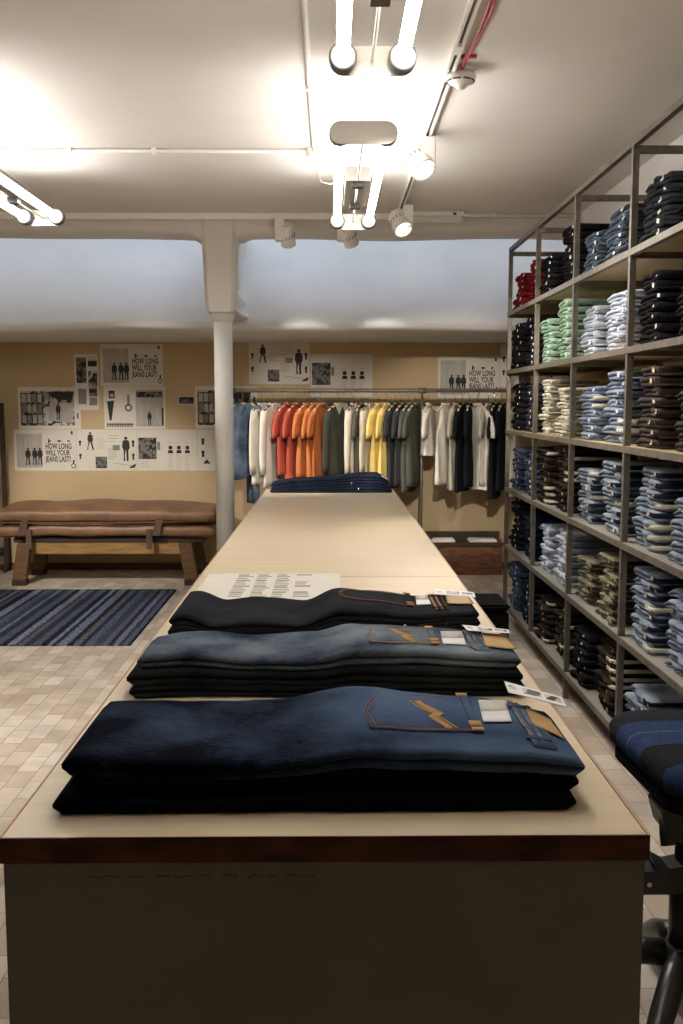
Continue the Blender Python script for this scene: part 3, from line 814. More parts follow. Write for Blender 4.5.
for j in allj:
    b, s, q, k, n, c, loc, rz, tt, v = j
    if id(j) in single_set:
        where = 'topmost' if k == n - 1 else ORD[k]
        o = bpy.data.objects.new('folded_jeans', tinted(FOLD[v], ('f', v, c), M['j_' + c])); COL.objects.link(o)
        o.location = loc; o.rotation_euler = (0, 0, rz); o.scale = (1, 1, tt)
        tag(o, '%s folded jeans, %s, %s, %s, %s' % (c, where, PN[q], SHN[s], BAYN[b]), 'jeans', 'folded jeans on the ' + SHN[s])
        w = bpy.data.objects.new('waistband', tinted(WAIST[v], ('w', v, c), M['j_cream' if (v % 3 == 0 and c in ('washed blue', 'light blue', 'dark brown')) else WB.get(c, 'j_' + c)])); COL.objects.link(w); w.parent = o
        l = bpy.data.objects.new('size_label', tinted(LABEL[v], ('l', v, c), M[LB.get(c, 'tag')])); COL.objects.link(l); l.parent = o
    else:
        mt = Matrix.Translation(loc) @ Matrix.Rotation(rz, 4, 'Z') @ Matrix.Diagonal((1, 1, tt, 1))
        for me, mm in ((FOLD[v], 'j_' + c), (LABEL[v], LB.get(c, 'tag'))):
            if mm not in RM: RM.append(mm)
            idx = RM.index(mm); base = [rest.verts.new(mt @ vv.co) for vv in me.vertices]
            for pp in me.polygons:
                f = rest.faces.new([base[i] for i in pp.vertices]); f.material_index = idx; f.smooth = True
o = obj('folded_jeans', rest, [M[x] for x in RM])
tag(o, 'remaining small piles of folded jeans towards the far end of the shelving', 'jeans', None, 'stuff')

# ------------------------------------------------------------------ clothes rail
ZR, YR = 1.785, 9.4
rl = thing('clothes_rail', 'dark steel pipe clothes rail on thin posts before the back wall', 'clothes rail', (0.7, YR, 0))
obj('rail_pipe', T([(-1.68, 0, ZR), (1.72, 0, ZR)], 0.019, 14), M['iron'], rl)
for x in (-1.63, 0.16):
    obj('post', T([(x, 0, 0.01), (x, 0, ZR)], 0.013, 12), M['iron'], rl)
    obj('floor_flange', lathe(bmesh.new(), [(0.05, 0), (0.05, 0.008), (0.02, 0.014)], 16, (x, 0, 0)), M['iron'], rl)
    obj('pipe_joint', T([(x - 0.04, 0, ZR), (x + 0.04, 0, ZR)], 0.026, 12), M['iron'], rl)
obj('post', T([(1.68, 0, 0.01), (1.68, 0, ZR)], 0.013, 12), M['iron'], rl)
bt = thing('wall_batten', 'pale wooden batten screwed to the back wall behind the hanging clothes', 'batten', (0.7, 9.93, 1.60))
obj('batten_board', B(-1.65, 1.7, -0.008, 0.018, -0.02, 0.02), M['pale_wood'], bt, bevel=0.002)
bt = thing('wall_pipe', 'thin grey pipe along the back wall above the pale batten', 'pipe', (0.7, 9.915, 1.665))
obj('pipe', T([(-1.65, 0, 0), (1.7, 0, 0)], 0.018, 10), M['iron'], bt)
for x in (-1.4, 0, 1.4): obj('pipe_bracket', B(x - .015, x + .015, -0.005, 0.035, -0.022, 0.022), M['iron'], bt)

def garment(kind, m, m2, length, seed, wide=0.44, sleeves='short', depth=0.075):
    length *= 0.97 + 0.05 * math.sin(seed * 2.7)
    """torso hanging from z=0 (shoulder line) down, with shoulders, folds, sleeves and neckband; returns list of (name,bm,mat)"""
    out = []; off = Vector((seed * 2.3, 0, 0))
    prof = [(0.012, 0.13), (0.0, 0.17), (-0.025, wide * 0.72), (-0.06, wide * 0.93), (-0.12, wide), (-0.22, wide * 0.97)]
    zz = -0.3
    while zz > -length: prof.append((zz, wide * (0.96 + 0.03 * math.sin(zz * 9 + seed)))); zz -= 0.08
    prof.append((-length, wide * 1.0))
    if kind == 'tank': prof = [(0.012, 0.20), (0.0, 0.23), (-0.06, .24), (-0.12, .25), (-0.2, wide * .8), (-0.25, wide * .95)] + [p_ for p_ in prof if p_[0] < -0.27]
    n = 28; bm = bmesh.new(); rings = []
    for z, w in prof:
        d = depth * (0.35 if z > -0.03 else 0.8 + 0.5 * min(1, -z / length)); ring = []
        for k in range(n):
            a = 2 * PI * k / n; ca, sa = math.cos(a), math.sin(a)
            x = w / 2 * math.copysign(abs(ca) ** 0.75, ca)
            f = min(1, max(0, -z) / 0.25)
            y = d / 2 * math.copysign(abs(sa) ** 0.8, sa) * (1 + 0.35 * f * math.sin(x * 48 + seed + z * 3)) + f * 0.018 * noise.noise(Vector((x * 9, z * 2.4, 1)) + off)
            ring.append(bm.verts.new((x, y, z + (0.008 * math.sin(x * 20 + seed) if z == -length else 0))))
        rings.append(ring)
    for p_, q in zip(rings, rings[1:]):
        for k in range(n): bm.faces.new((p_[k], p_[(k + 1) % n], q[(k + 1) % n], q[k]))
    bm.faces.new(rings[0][::-1]); bm.faces.new(rings[-1])
    bmesh.ops.recalc_face_normals(bm, faces=bm.faces[:])
    for f in bm.faces: f.smooth = True
    out.append(('torso', bm, m))
    if kind != 'tank':
        L = {'short': 0.24, 'long': 0.58}[sleeves]
        for s in (-1, 1):
            bm = bmesh.new(); rings = []; ns = 7
            for i in range(ns):
                u = i / (ns - 1); cx = s * (wide * 0.44 + 0.055 * min(1, u * 1.6) - (0.02 * u if sleeves == 'long' else -0.02 * u)); cz = -0.05 - L * u
                hw = 0.085 - 0.012 * u if sleeves == 'short' else 0.075 - 0.03 * u; hd = depth * 0.42 * (1 - 0.15 * u); ring = []
                for k in range(14):
                    a = 2 * PI * k / 14
                    tl = 0.45 * (1 - 0.4 * u) * s
                    lx = hw * math.cos(a); ring.append(bm.verts.new((cx + lx * (1 if u else .6), hd * math.sin(a) * (1 + .2 * math.sin(lx * 60 + seed)) + 0.008 * noise.noise(Vector((u * 4, a, 3)) + off), cz + lx * tl * (-1) * 0.8)))
                rings.append(ring)
            for p_, q in zip(rings, rings[1:]):
                for k in range(14): bm.faces.new((p_[k], p_[(k + 1) % 14], q[(k + 1) % 14], q[k]))
            bm.faces.new(rings[0][::-1]); bm.faces.new(rings[-1]); bmesh.ops.recalc_face_normals(bm, faces=bm.faces[:])
            for f in bm.faces: f.smooth = True
            out.append(('sleeve', bm, m))
    # neckband
    bm = bmesh.new(); pts = []
    for k in range(15):
        a = 2 * PI * k / 14; pts.append((0.075 * math.cos(a), 0.026 * math.sin(a), 0.014 - 0.018 * (1 if math.sin(a) < 0 else 0) * abs(math.sin(a))))
    tube(bm, pts, 0.008, 6, cap=False); out.append(('neckband', bm, m2 or m))
    if kind in ('jacket', 'shirt'):
        for s in (-1, 1):
            bm = prism(bmesh.new(), [(0.0, 0.0), (s * 0.075, 0.02), (s * 0.105, -0.02), (s * 0.055, -0.085)], 1, -depth * 0.42 - 0.012, -depth * 0.42 - 0.004)
            out.append(('collar', bm, m2 or m))
        bm = B(-0.014, 0.014, -depth * 0.66, -depth * 0.62, -length + 0.03, -0.07); out.append(('button_placket', bm, m))
        for s in (-1, 1):
            out.append(('chest_pocket', B(s * 0.11 - 0.05, s * 0.11 + 0.05, -depth * 0.68, -depth * 0.6, -0.32, -0.2), m))
    return out
def hanger(loc, rz, label, mt):
    h = thing('clothes_hanger', label, 'hanger', loc, rz, 'hangers on the clothes rail')
    pts = [(0, 0, 0.02)]; pts += [(0, 0, 0.085)]
    for k in range(9):
        a = -PI / 2 * 0.9 + (PI * 1.3) * k / 8; pts.append((0.0, -0.026 * math.cos(a) * -1 * -1, 0.125 + 0.024 * math.sin(a)))
    # hook loops over the rail (bar runs across the hook)
    hk = [(0, 0, 0.0), (0, 0, 0.085), (0, 0.018, 0.105)]
    for k in range(8):
        a = -0.35 + (PI + 0.5) * k / 7; hk.append((0, 0.023 * math.cos(a), 0.13 + 0.023 * math.sin(a)))
    obj('hook', T(hk, 0.003, 6), M['chrome'], h)
    bm = bmesh.new(); tube(bm, [(-0.19, 0, -0.055), (-0.11, 0, -0.018), (0, 0, 0.012), (0.11, 0, -0.018), (0.19, 0, -0.055)], [0.008, 0.01, 0.013, 0.01, 0.008], 8)
    obj('shoulder_bar', bm, mt, h)
    return h
cloth('denim blue', 104, 122, 146, .2); cloth('white linen', 214, 208, 192); cloth('coral red', 180, 84, 68); cloth('coral', 176, 84, 66); cloth('orange', 200, 124, 74)
cloth('burnt orange', 194, 112, 66); cloth('grey green', 72, 72, 62); cloth('pale lining', 180, 178, 160); cloth('cream', 208, 198, 178); cloth('dark grey', 84, 80, 70)
cloth('beige', 196, 184, 162); cloth('yellow', 220, 192, 112); cloth('charcoal', 58, 58, 58); cloth('moss grey', 84, 84, 74); cloth('black', 26, 26, 30); cloth('white', 220, 214, 200)
cloth('stone', 176, 168, 150)
# (x px of the photo only named in comments) world X, kind, colour, second colour, length, sleeves, rotation deg, label
M['denim blue'] = denim('washed_jacket_denim', srgb(62, 76, 96), srgb(140, 154, 172), 0.5, 6)
GAR = [
 (-0.820, 'jacket', 'denim blue', None, 0.70, 'long', -30, 'blue denim jacket on the clothes rail, next to the column', 'jacket'),
 (-0.642, 'shirt', 'white linen', None, 0.78, 'long', -70, 'off-white long-sleeved shirt hanging next to the denim jacket', 'shirt'),
 (-0.539, 'shirt', 'white', None, 0.74, 'long', -68, 'white long-sleeved shirt hanging beside the red t-shirt', 'shirt'),
 (-0.408, 'tee', 'coral red', None, 0.70, 'short', -69, 'red t-shirt, leftmost of the red and orange ones on the rail', 't-shirt'),
 (-0.323, 'tee', 'coral', None, 0.70, 'short', -71, 'coral red t-shirt between the red one and the orange ones', 't-shirt'),
 (-0.220, 'tee', 'orange', None, 0.71, 'short', -68, 'bright orange t-shirt beside the coral one on the rail', 't-shirt'),
 (-0.145, 'tee', 'orange', None, 0.71, 'short', -70, 'orange t-shirt, middle of the three orange ones on the rail', 't-shirt'),
 (-0.080, 'tee', 'burnt orange', None, 0.74, 'short', -67, 'dark orange t-shirt beside the grey green jacket', 't-shirt'),
 (0.080, 'jacket', 'grey green', 'pale lining', 0.72, 'long', -58, 'grey green jacket with a pale collar lining, turned towards the room', 'jacket'),
 (0.220, 'shirt', 'cream', None, 0.76, 'long', -74, 'cream long-sleeved cardigan hanging right of the grey green jacket', 'cardigan'),
 (0.286, 'tee', 'dark grey', None, 0.74, 'short', -76, 'dark grey top squeezed between cream and beige ones on the rail', 't-shirt'),
 (0.351, 'shirt', 'beige', None, 0.74, 'long', -74, 'beige long-sleeved shirt hanging left of the yellow t-shirts', 'shirt'),
 (0.454, 'tee', 'yellow', None, 0.72, 'short', -68, 'yellow t-shirt, left one of the two yellow ones', 't-shirt'),
 (0.529, 'tee', 'yellow', None, 0.73, 'short', -70, 'yellow t-shirt, right one of the two, beside the charcoal t-shirts', 't-shirt'),
 (0.604, 'tee', 'charcoal', None, 0.78, 'short', -69, 'charcoal t-shirt hanging directly right of the yellow ones', 't-shirt'),
 (0.670, 'tee', 'charcoal', None, 0.80, 'short', -71, 'charcoal t-shirt hanging directly left of the moss grey ones', 't-shirt'),
 (0.736, 'tee', 'moss grey', None, 0.80, 'short', -70, 'moss grey t-shirt, left one of two near the rail post', 't-shirt'),
 (0.792, 'tee', 'moss grey', None, 0.83, 'short', -67, 'moss grey t-shirt right beside the dark rail post', 't-shirt'),
 (0.923, 'cloth', 'white', None, 0.46, 'short', -74, 'short white top hanging alone just right of the rail post', 'top'),
 (1.082, 'tank', 'white', None, 0.78, 'short', -62, 'white sleeveless top hanging in the right part of the rail', 'top'),
 (1.176, 'tee', 'stone', None, 0.80, 'short', -72, 'stone grey top hanging beside the white sleeveless one', 'top'),
 (1.242, 'tee', 'black', None, 0.82, 'short', -70, 'black t-shirt between the stone grey top and the white t-shirt', 't-shirt'),
 (1.307, 'tee', 'black', None, 0.82, 'short', -76, 'black t-shirt hanging directly left of the white t-shirt with red label', 't-shirt'),
 (1.382, 'tee', 'white', None, 0.78, 'short', 70, 'white t-shirt with a small red hem label', 't-shirt'),
 (1.485, 'tee', 'stone', None, 0.82, 'short', -68, 'beige t-shirt hanging right of the white t-shirt with red label', 't-shirt'),
 (1.551, 'tee', 'black', None, 0.86, 'short', -70, 'black t-shirt hanging beside the beige one near the shelving', 't-shirt'),
 (1.616, 'tee', 'black', None, 0.84, 'short', -70, 'black t-shirt seen right behind the far shelving post', 't-shirt'),
 (1.738, 'tee', 'white', None, 0.86, 'short', -72, 'white t-shirt seen through the far end of the shelving', 't-shirt'),
 (1.972, 'tee', 'white', None, 0.84, 'short', -70, 'white t-shirt behind the shelving, near the rail end', 't-shirt'),
]
seenx = []
for i, (x, kind, c, c2, L, sl, deg, lab, cat) in enumerate(GAR):
    rz = math.radians(-deg)
    root = thing({'tee': 't_shirt', 'jacket': 'jacket', 'shirt': 'shirt', 'tank': 'sleeveless_top', 'cloth': 'short_top'}[kind], lab, cat, (x, YR, ZR - 0.135), rz, 'clothes on the rail')
    dp = 0.062 if kind in ('tee', 'tank') else 0.07
    if kind == 'cloth':
        parts = garment('tee', M[c], None, L, i + 1, 0.30, 'short', 0.08)
    else:
        parts = garment(kind, M[c], M[c2] if c2 else None, L, i + 1, 0.42, sl, dp)
    for nm, bm_, mm in parts: obj(nm, bm_, mm, root)
    if 'red hem label' in lab:
        obj('hem_label', B(-0.17, -0.145, -0.05, -0.042, -0.72, -0.66), M['red_label'], root)['label'] = 'red hem label'
    dark = i in (1, 2, 9, 11)
    hanger((x, YR, ZR - 0.135), rz, ('black hanger of the ' if dark else 'hanger of the ') + lab, M['black_plastic'] if dark else M['pale_wood'])
# jeans hanging below the denim jacket
j = thing('hanging_jeans', 'blue jeans hanging between the denim jacket and the off-white shirt', 'jeans', (-0.735, YR, 0.70), math.radians(-66))
hanger((-0.735, YR, ZR - 0.135), math.radians(-66), 'chrome hook hanger holding the blue jeans beside the denim jacket', M['pale_wood'])
for s in (-1, 1):
    bm = bmesh.new()
    tube(bm, [(s * 0.075, 0, 0.92), (s * 0.085, 0, 0.6), (s * 0.09, 0.005, 0.3), (s * 0.09, 0, 0.02)], [0.09, 0.085, 0.07, 0.065], 14)
    for v in bm.verts: v.co.y *= 0.35
    obj('trouser_leg', bm, M['denim blue'], j)
obj('waistband', B(-0.17, 0.17, -0.035, 0.035, 0.90, 0.945), M['denim blue'], j, bevel=0.01)

# ------------------------------------------------------------------ posters on the back wall
YW = 9.95
wx = lambda px: (px - 329.8) * 0.00986
wz = lambda py: 2.266 - (py - 342) * 0.00975
def qd(bm, x0, x1, z0, z1, y=-0.0022, mi=0):
    f = bm.faces.new([bm.verts.new(p_) for p_ in ((x0, y, z0), (x1, y, z0), (x1, y, z1), (x0, y, z1))]); f.material_index = mi
def poly(bm, pts, y=-0.003, mi=0):
    f = bm.faces.new([bm.verts.new((a, y, b)) for a, b in pts]); f.material_index = mi
def disc(bm, x, z, r, y=-0.003, mi=0, sx=1, n=12): poly(bm, [(x + r * sx * math.cos(2 * PI * k / n), z + r * math.sin(2 * PI * k / n)) for k in range(n)], y, mi)
def ringd(bm, x, z, r, w, y=-0.003, mi=0, n=16):
    for k in range(n):
        a, b = 2 * PI * k / n, 2 * PI * (k + 1) / n
        poly(bm, [(x + r * math.cos(a), z + r * math.sin(a)), (x + r * math.cos(b), z + r * math.sin(b)), (x + (r - w) * math.cos(b), z + (r - w) * math.sin(b)), (x + (r - w) * math.cos(a), z + (r - w) * math.sin(a))], y, mi)
def person(bm, x, z, h, mi=0, stride=0.0):
    # standing figure, feet at z: head, coat, two legs, arms
    disc(bm, x, z + h * .93, h * .065, mi=mi)
    poly(bm, [(x - h * .04, z + h * .86), (x - h * .13, z + h * .82), (x - h * .16, z + h * .55), (x - h * .12, z + h * .5), (x - h * .10, z + h * .44), (x + h * .10, z + h * .44), (x + h * .13, z + h * .5), (x + h * .16, z + h * .56), (x + h * .13, z + h * .82), (x + h * .04, z + h * .86)], mi=mi)
    for s in (-1, 1):
        fx = x + s * h * (.06 + stride)
        poly(bm, [(x + s * h * .005, z + h * .46), (x + s * h * .10, z + h * .46), (fx + h * .035, z + h * .03), (fx + h * .06 * (1 if s > 0 else -.3), z), (fx - h * .04, z)], mi=mi)
INKS = [M['ink'], M['grey_ink'], M['pale_ink'], M['photo_pale'], M['photo'], M['photo_dark']]
def lines(bm, x0, x1, z1, n, dz=0.014, mi=1, seed=0):
    r = random.Random(seed)
    for k in range(n): qd(bm, x0, x0 + (x1 - x0) * r.uniform(.6, 1), z1 - dz * k - 0.004, z1 - dz * k, mi=mi)
def ring_mark(bm, x, z, s):      # small ring hung from a tag
    ringd(bm, x, z, 0.022 * s, 0.007 * s); poly(bm, [(x - .006 * s, z + .02 * s), (x + .006 * s, z + .02 * s), (x + .012 * s, z + .05 * s), (x - .004 * s, z + .055 * s)])
def poster(px0, px1, py0, py1, label, draw, tilt=0.0, dy=0.0, text=None):
    x0, x1, z1, z0 = wx(px0), wx(px1), wz(py0), wz(py1); w, h = x1 - x0, z1 - z0
    r = thing('poster', label, 'poster', ((x0 + x1) / 2, YW - 0.001 - dy, (z0 + z1) / 2), 0, 'posters on the back wall')
    r.rotation_euler = (0, math.radians(tilt), 0)
    obj('paper', B(-w / 2, w / 2, -0.002, 0, -h / 2, h / 2), M['paper'], r)
    bm = bmesh.new(); draw(bm, w, h)
    obj('printed_artwork', bm, INKS, r)
    if text:
        tx, tz, size, sx = text
        bm = bmesh.new()
        merge(bm, text_bm('HOW LONG\nWILL YOUR\nJEANS LAST?', size, sx, 0.0018), Matrix.Translation((tx * w, -0.0035, tz * h)) @ Matrix.Rotation(PI / 2, 4, 'X'))
        obj('lettering', bm, M['ink'], r)
def art_three(bm, w, h):
    qd(bm, -.46 * w, -.05 * w, -.42 * h, .40 * h, mi=3)
    qd(bm, -.46 * w, -.05 * w, -.42 * h, -.30 * h, y=-.0025, mi=2)
    for i, x in enumerate((-.28, -.17, -.085)): person(bm, x * w, -.36 * h, .42 * h, stride=0.02)
    for i in range(3): disc(bm, (.08 + .15 * i) * w, .22 * h, .022 * h, sx=(1, 2.4, 1.6)[i])
    qd(bm, .05 * w, .07 * w, .16 * h, .28 * h); ring_mark(bm, .45 * w, -.38 * h, 1.1); qd(bm, .42 * w, .45 * w, .38 * h, .46 * h, mi=0)
def art_figures(bm, w, h):
    person(bm, -.27 * w, .0 * h, .44 * h, mi=0, stride=.09); person(bm, .32 * w, -.27 * h, .60 * h, mi=0)
    for z in (.2, -.12): 
        disc(bm, -.44 * w, z * h, .035 * h); qd(bm, -.455 * w, -.43 * w, (z - .1) * h, z * h)
        disc(bm, .44 * w, z * h, .035 * h); qd(bm, .425 * w, .455 * w, (z - .12) * h, (z + .04) * h)
    lines(bm, -.16 * w, .0 * w, .3 * h, 6, .02, 2, 1); lines(bm, .03 * w, .2 * w, .36 * h, 3, .03, 1, 2); lines(bm, .02 * w, .2 * w, .05 * h, 6, .02, 1, 3)
    qd(bm, -.19 * w, .0 * w, -.44 * h, -.16 * h, mi=5); qd(bm, .1 * w, .22 * w, .0 * h, .12 * h, mi=1)
    poly(bm, [(.36 * w, -.44 * h), (.46 * w, -.43 * h), (.49 * w, -.33 * h), (.42 * w, -.37 * h)])
    poly(bm, [(.1 * w, -.30 * h), (.44 * w, -.38 * h), (.44 * w, -.4 * h), (.1 * w, -.32 * h)], mi=2)
def art_busts(bm, w, h):
    qd(bm, -.48 * w, -.18 * w, -.22 * h, .30 * h, mi=5); qd(bm, -.17 * w, -.12 * w, .0, .2 * h, mi=1)
    lines(bm, -.46 * w, -.25 * w, -.28 * h, 4, .018, 2, 4)
    for i, x in enumerate((.05, .19, .33)):
        disc(bm, x * w, .06 * h, .05 * h); poly(bm, [((x - .045) * w, -.08 * h), ((x - .035) * w, .0), ((x + .035) * w, .0), ((x + .045) * w, -.08 * h)])
        lines(bm, (x - .04) * w, (x + .05) * w, -.12 * h, 9, .018, 2, i); lines(bm, (x - .03) * w, (x + .03) * w, .18 * h, 1, .018, 1, i)
def art_gallery(bm, w, h):
    qd(bm, -.46 * w, .40 * w, -.42 * h, .40 * h, mi=4)
    qd(bm, -.46 * w, -.10 * w, -.40 * h, .36 * h, y=-.0025, mi=5)
    r = random.Random(4)
    for i in range(4):
        for k in range(3): qd(bm, (-.44 + .085 * i) * w, (-.375 + .085 * i) * w, (-.36 + .25 * k) * h, (-.17 + .25 * k) * h, y=-.0028, mi=(2, 1, 3)[(i + k) % 3])
    poly(bm, [(-.02 * w, -.3 * h), (.38 * w, -.36 * h), (.38 * w, .12 * h), (.1 * w, .14 * h), (.02 * w, .28 * h)], y=-.0028, mi=2)
    poly(bm, [(-.05 * w, .38 * h), (.38 * w, .38 * h), (.38 * w, .18 * h), (.12 * w, .2 * h)], y=-.0029, mi=0)
    person(bm, .14 * w, -.28 * h, .40 * h)
    qd(bm, .44 * w, .47 * w, .1 * h, .25 * h); qd(bm, .44 * w, .46 * w, -.25 * h, -.12 * h)
def art_ring(bm, w, h):
    qd(bm, -.42 * w, -.32 * w, .22 * h, .40 * h, mi=0); qd(bm, -.40 * w, -.34 * w, .25 * h, .33 * h, y=-.003, mi=2)
    poly(bm, [(-.45 * w, .15 * h), (-.33 * w, .17 * h), (-.36 * w, -.1 * h), (-.38 * w, -.3 * h), (-.41 * w, -.3 * h)])
    ringd(bm, -.1 * w, .0, .085 * h, .03 * h); qd(bm, -.12 * w, -.08 * w, .08 * h, .3 * h, mi=1)
    for k in range(16): qd(bm, (-.46 + .027 * k) * w, (-.445 + .027 * k) * w, -.45 * h, -.36 * h)
    qd(bm, -.46 * w, -.02 * w, -.40 * h, -.385 * h)
    qd(bm, .02 * w, .47 * w, -.44 * h, .42 * h, mi=3); qd(bm, .03 * w, .46 * w, .24 * h, .38 * h, y=-.0028, mi=5); 
    poly(bm, [(.08 * w, -.44 * h), (.14 * w, -.1 * h), (.08 * w, .22 * h), (.42 * w, .22 * h), (.34 * w, -.1 * h), (.40 * w, -.44 * h)], y=-.0026, mi=2)
    person(bm, .24 * w, -.42 * h, .34 * h); qd(bm, .44 * w, .47 * w, -.42 * h, .0, y=-.0029)
def art_strip(bm, w, h):
    qd(bm, -.42 * w, .0 * w, -.02 * h, .44 * h, mi=5); qd(bm, .08 * w, .46 * w, .28 * h, .38 * h, mi=0); lines(bm, .1 * w, .42 * w, .44 * h, 3, .02, 1)
    qd(bm, .08 * w, .46 * w, -.16 * h, .2 * h, mi=4); qd(bm, .1 * w, .46 * w, -.26 * h, -.12 * h, y=-.0027, mi=5); ring_mark(bm, .3 * w, .04 * h, 1.3)
    qd(bm, -.36 * w, -.02 * w, -.40 * h, -.12 * h, mi=1); qd(bm, .1 * w, .44 * w, -.42 * h, -.28 * h, mi=1)
def art_small(bm, w, h): qd(bm, -.46 * w, .46 * w, -.40 * h, .40 * h, mi=5)
def art_part(bm, w, h):
    for z in (.25, -.05): disc(bm, -.42 * w, z * h, .04 * h); qd(bm, -.44 * w, -.4 * w, (z - .12) * h, z * h)
    poly(bm, [(-.42 * w, -.33 * h), (-.3 * w, -.33 * h), (-.36 * w, -.22 * h)]); qd(bm, -.18 * w, -.08 * w, .1 * h, .2 * h); person(bm, .1 * w, -.3 * h, .5 * h); lines(bm, -.2 * w, .0, -.1 * h, 6, .018, 2)
T1 = (.005, .03, 0.078, 0.585)
poster(99.5, 162, 344, 386, 'printed poster of three walking people and bold question, topmost on the left', art_three, text=T1)
poster(102, 163.5, 386.4, 429.5, 'poster with a ring and an arched passage, below the topmost left poster', art_ring)
poster(73.5, 97, 354, 410, 'narrow poster of small dark pictures left of the topmost left poster', art_strip, dy=.004)
poster(16, 78.5, 387, 429.5, 'wide poster of a dark exhibition room, above the lower row at left', art_gallery)
poster(10.5, 73, 430, 472, 'poster of three people and bold question, leftmost of the lower row', art_three, text=T1)
poster(73.4, 134, 430, 472, 'poster of two scattered figures and notes, second in the lower row', art_figures)
poster(134.4, 195.4, 430, 472, 'poster with a dark photo and three portraits, third in the lower row', art_busts)
poster(195.8, 258, 430, 472, 'poster half hidden by the column, last in the lower row', art_part)
poster(177, 193, 396, 405, 'tiny dark picture print on the wall left of the column', art_small)
poster(193.5, 256, 386, 429, 'poster of an exhibition room partly behind the white column', art_gallery)
poster(248, 309, 341.5, 384, 'poster of two scattered figures, above the rail just right of the column', art_figures, dy=.003)
poster(310, 372, 354, 397, 'poster with a photo and three portraits above the red and yellow clothes', art_busts)
poster(438, 500, 356, 398, 'poster of three people and bold question above the right part of the rail', art_three, text=T1, dy=.003)
poster(500.5, 562, 345, 387, 'poster seen behind the far shelving post', art_figures)

# ------------------------------------------------------------------ bench
bn = thing('leather_bench', 'low wooden bench with thick brown leather cushion on splayed legs by the left wall', 'bench', (-2.07, 9.38, 0))
def pad(L, D, z0, z1, seed, sag=0.0):
    bm = bmesh.new(); nx, ny = 46, 16; rings = []
    for i in range(nx + 1):
        u = i / nx; x = (u - .5) * L; ex = min(u, 1 - u) / 0.06; fx = math.sqrt(max(0, 1 - (1 - min(1, ex)) ** 2)); ring = []
        for k in range(32):
            a = 2 * PI * k / 32; ca, sa = math.cos(a), math.sin(a)
            y = D / 2 * math.copysign(abs(ca) ** 0.42, ca) * (0.93 + 0.07 * fx); h = (z1 - z0) / 2
            z = (z0 + z1) / 2 + h * math.copysign(abs(sa) ** 0.55, sa) * (0.35 + 0.65 * fx)
            if sa > 0: z += 0.06 * math.sin(u * PI) ** 0.6 * (1 - (y / (D / 2)) ** 2 * .7) * (1 if seed == 1 else 0) + 0.022 * noise.noise(Vector((x * 2.5, y * 3, seed)))
            z += 0.018 * noise.noise(Vector((x * 3, seed, 1))) - sag * abs(u - .5) ** 3 * 3
            ring.append(bm.verts.new((x, y, z)))
        rings.append(ring)
    for p_, q in zip(rings, rings[1:]):
        for k in range(32): bm.faces.new((p_[k], p_[(k + 1) % 32], q[(k + 1) % 32], q[k]))
    bm.faces.new(rings[0][::-1]); bm.faces.new(rings[-1]); bmesh.ops.recalc_face_normals(bm, faces=bm.faces[:])
    return bm
obj('cushion', pad(2.06, 0.76, 0.575, 0.70, 1), M['leather'], bn, smooth=True)
obj('cushion', pad(2.04, 0.74, 0.445, 0.578, 2, 0.06), M['leather'], bn, smooth=True)
obj('cushion_piping', T([(-1.0, -0.375, 0.587), (-.5, -0.388, 0.583), (0, -0.39, 0.585), (.5, -0.388, 0.589), (1.0, -0.375, 0.595)], 0.009, 8), M['strap'], bn)
obj('seat_board', B(-0.84, 0.90, -0.30, 0.30, 0.395, 0.44), M['dark_wood'], bn, bevel=0.004)
obj('apron', B(-0.68, 0.72, -0.29, -0.255, 0.285, 0.395), M['apron_wood'], bn, bevel=0.004)
obj('apron', B(-0.68, 0.72, 0.255, 0.29, 0.285, 0.395), M['apron_wood'], bn, bevel=0.004)
for sx in (-1, 1):
    for sy in (-1, 1):
        bm = bmesh.new(); xt, xb = (0.735 if sx > 0 else -0.735), (0.79 if sx > 0 else -0.79); w = 0.06
        prism(bm, [(xt - w, 0.395), (xt + w, 0.395), (xb + w, 0.05), (xb - w, 0.05)], 1, sy * 0.30 - 0.045, sy * 0.30 + 0.045)
        lg = obj('leg', bm, M['old_wood'], bn, bevel=0.004)
        obj('leg_shoe', B(xb - w * 1.08, xb + w * 1.1, sy * 0.30 - 0.052, sy * 0.30 + 0.052, 0, 0.055), M['dark_wood'], lg, bevel=0.004)
    obj('end_rail', B(sx * 0.72 - 0.03, sx * 0.72 + 0.03, -0.255, 0.255, 0.29, 0.385), M['old_wood'], bn)
for x in (-0.74, 0.48):
    bm = bmesh.new()
    prism(bm, [(x - .035, .47), (x + .035, .47), (x + .075, .615), (x + .01, .618)], 1, -0.408, -0.396)
    obj('leather_strap', bm, M['strap'], bn, bevel=0.003)
    bm = bmesh.new(); q = x + .045 if x < 0 else x - .085
    prism(bm, [(q, .345), (q + .05, .345), (q + .05, .53), (q, .53)], 1, -0.402, -0.390)
    obj('leather_strap', bm, M['strap'], bn, bevel=0.003)
# mirror leaning at the frame's left edge
mr = thing('standing_mirror', 'dark framed standing mirror behind the left end of the bench', 'mirror', (-3.545, 9.84, 0))
bm = B(-0.34, 0.34, -0.015, 0.015, 0.03, 0.07); box(bm, -0.34, 0.34, -0.015, 0.015, 1.63, 1.67); box(bm, -0.34, -0.30, -0.015, 0.015, 0.07, 1.63); box(bm, 0.30, 0.34, -0.015, 0.015, 0.07, 1.63)
obj('mirror_frame', bm, M['dark_wood'], mr)
obj('mirror_glass', B(-0.30, 0.30, -0.004, 0.004, 0.07, 1.63), M['glass'], mr)
for x in (-.2, .32): obj('foot', T([(x, -0.10, 0.015), (x, -.03, 0.04), (x, 0.0, 0.05), (x, .05, .02)], 0.013, 8), M['dark_wood'], mr)
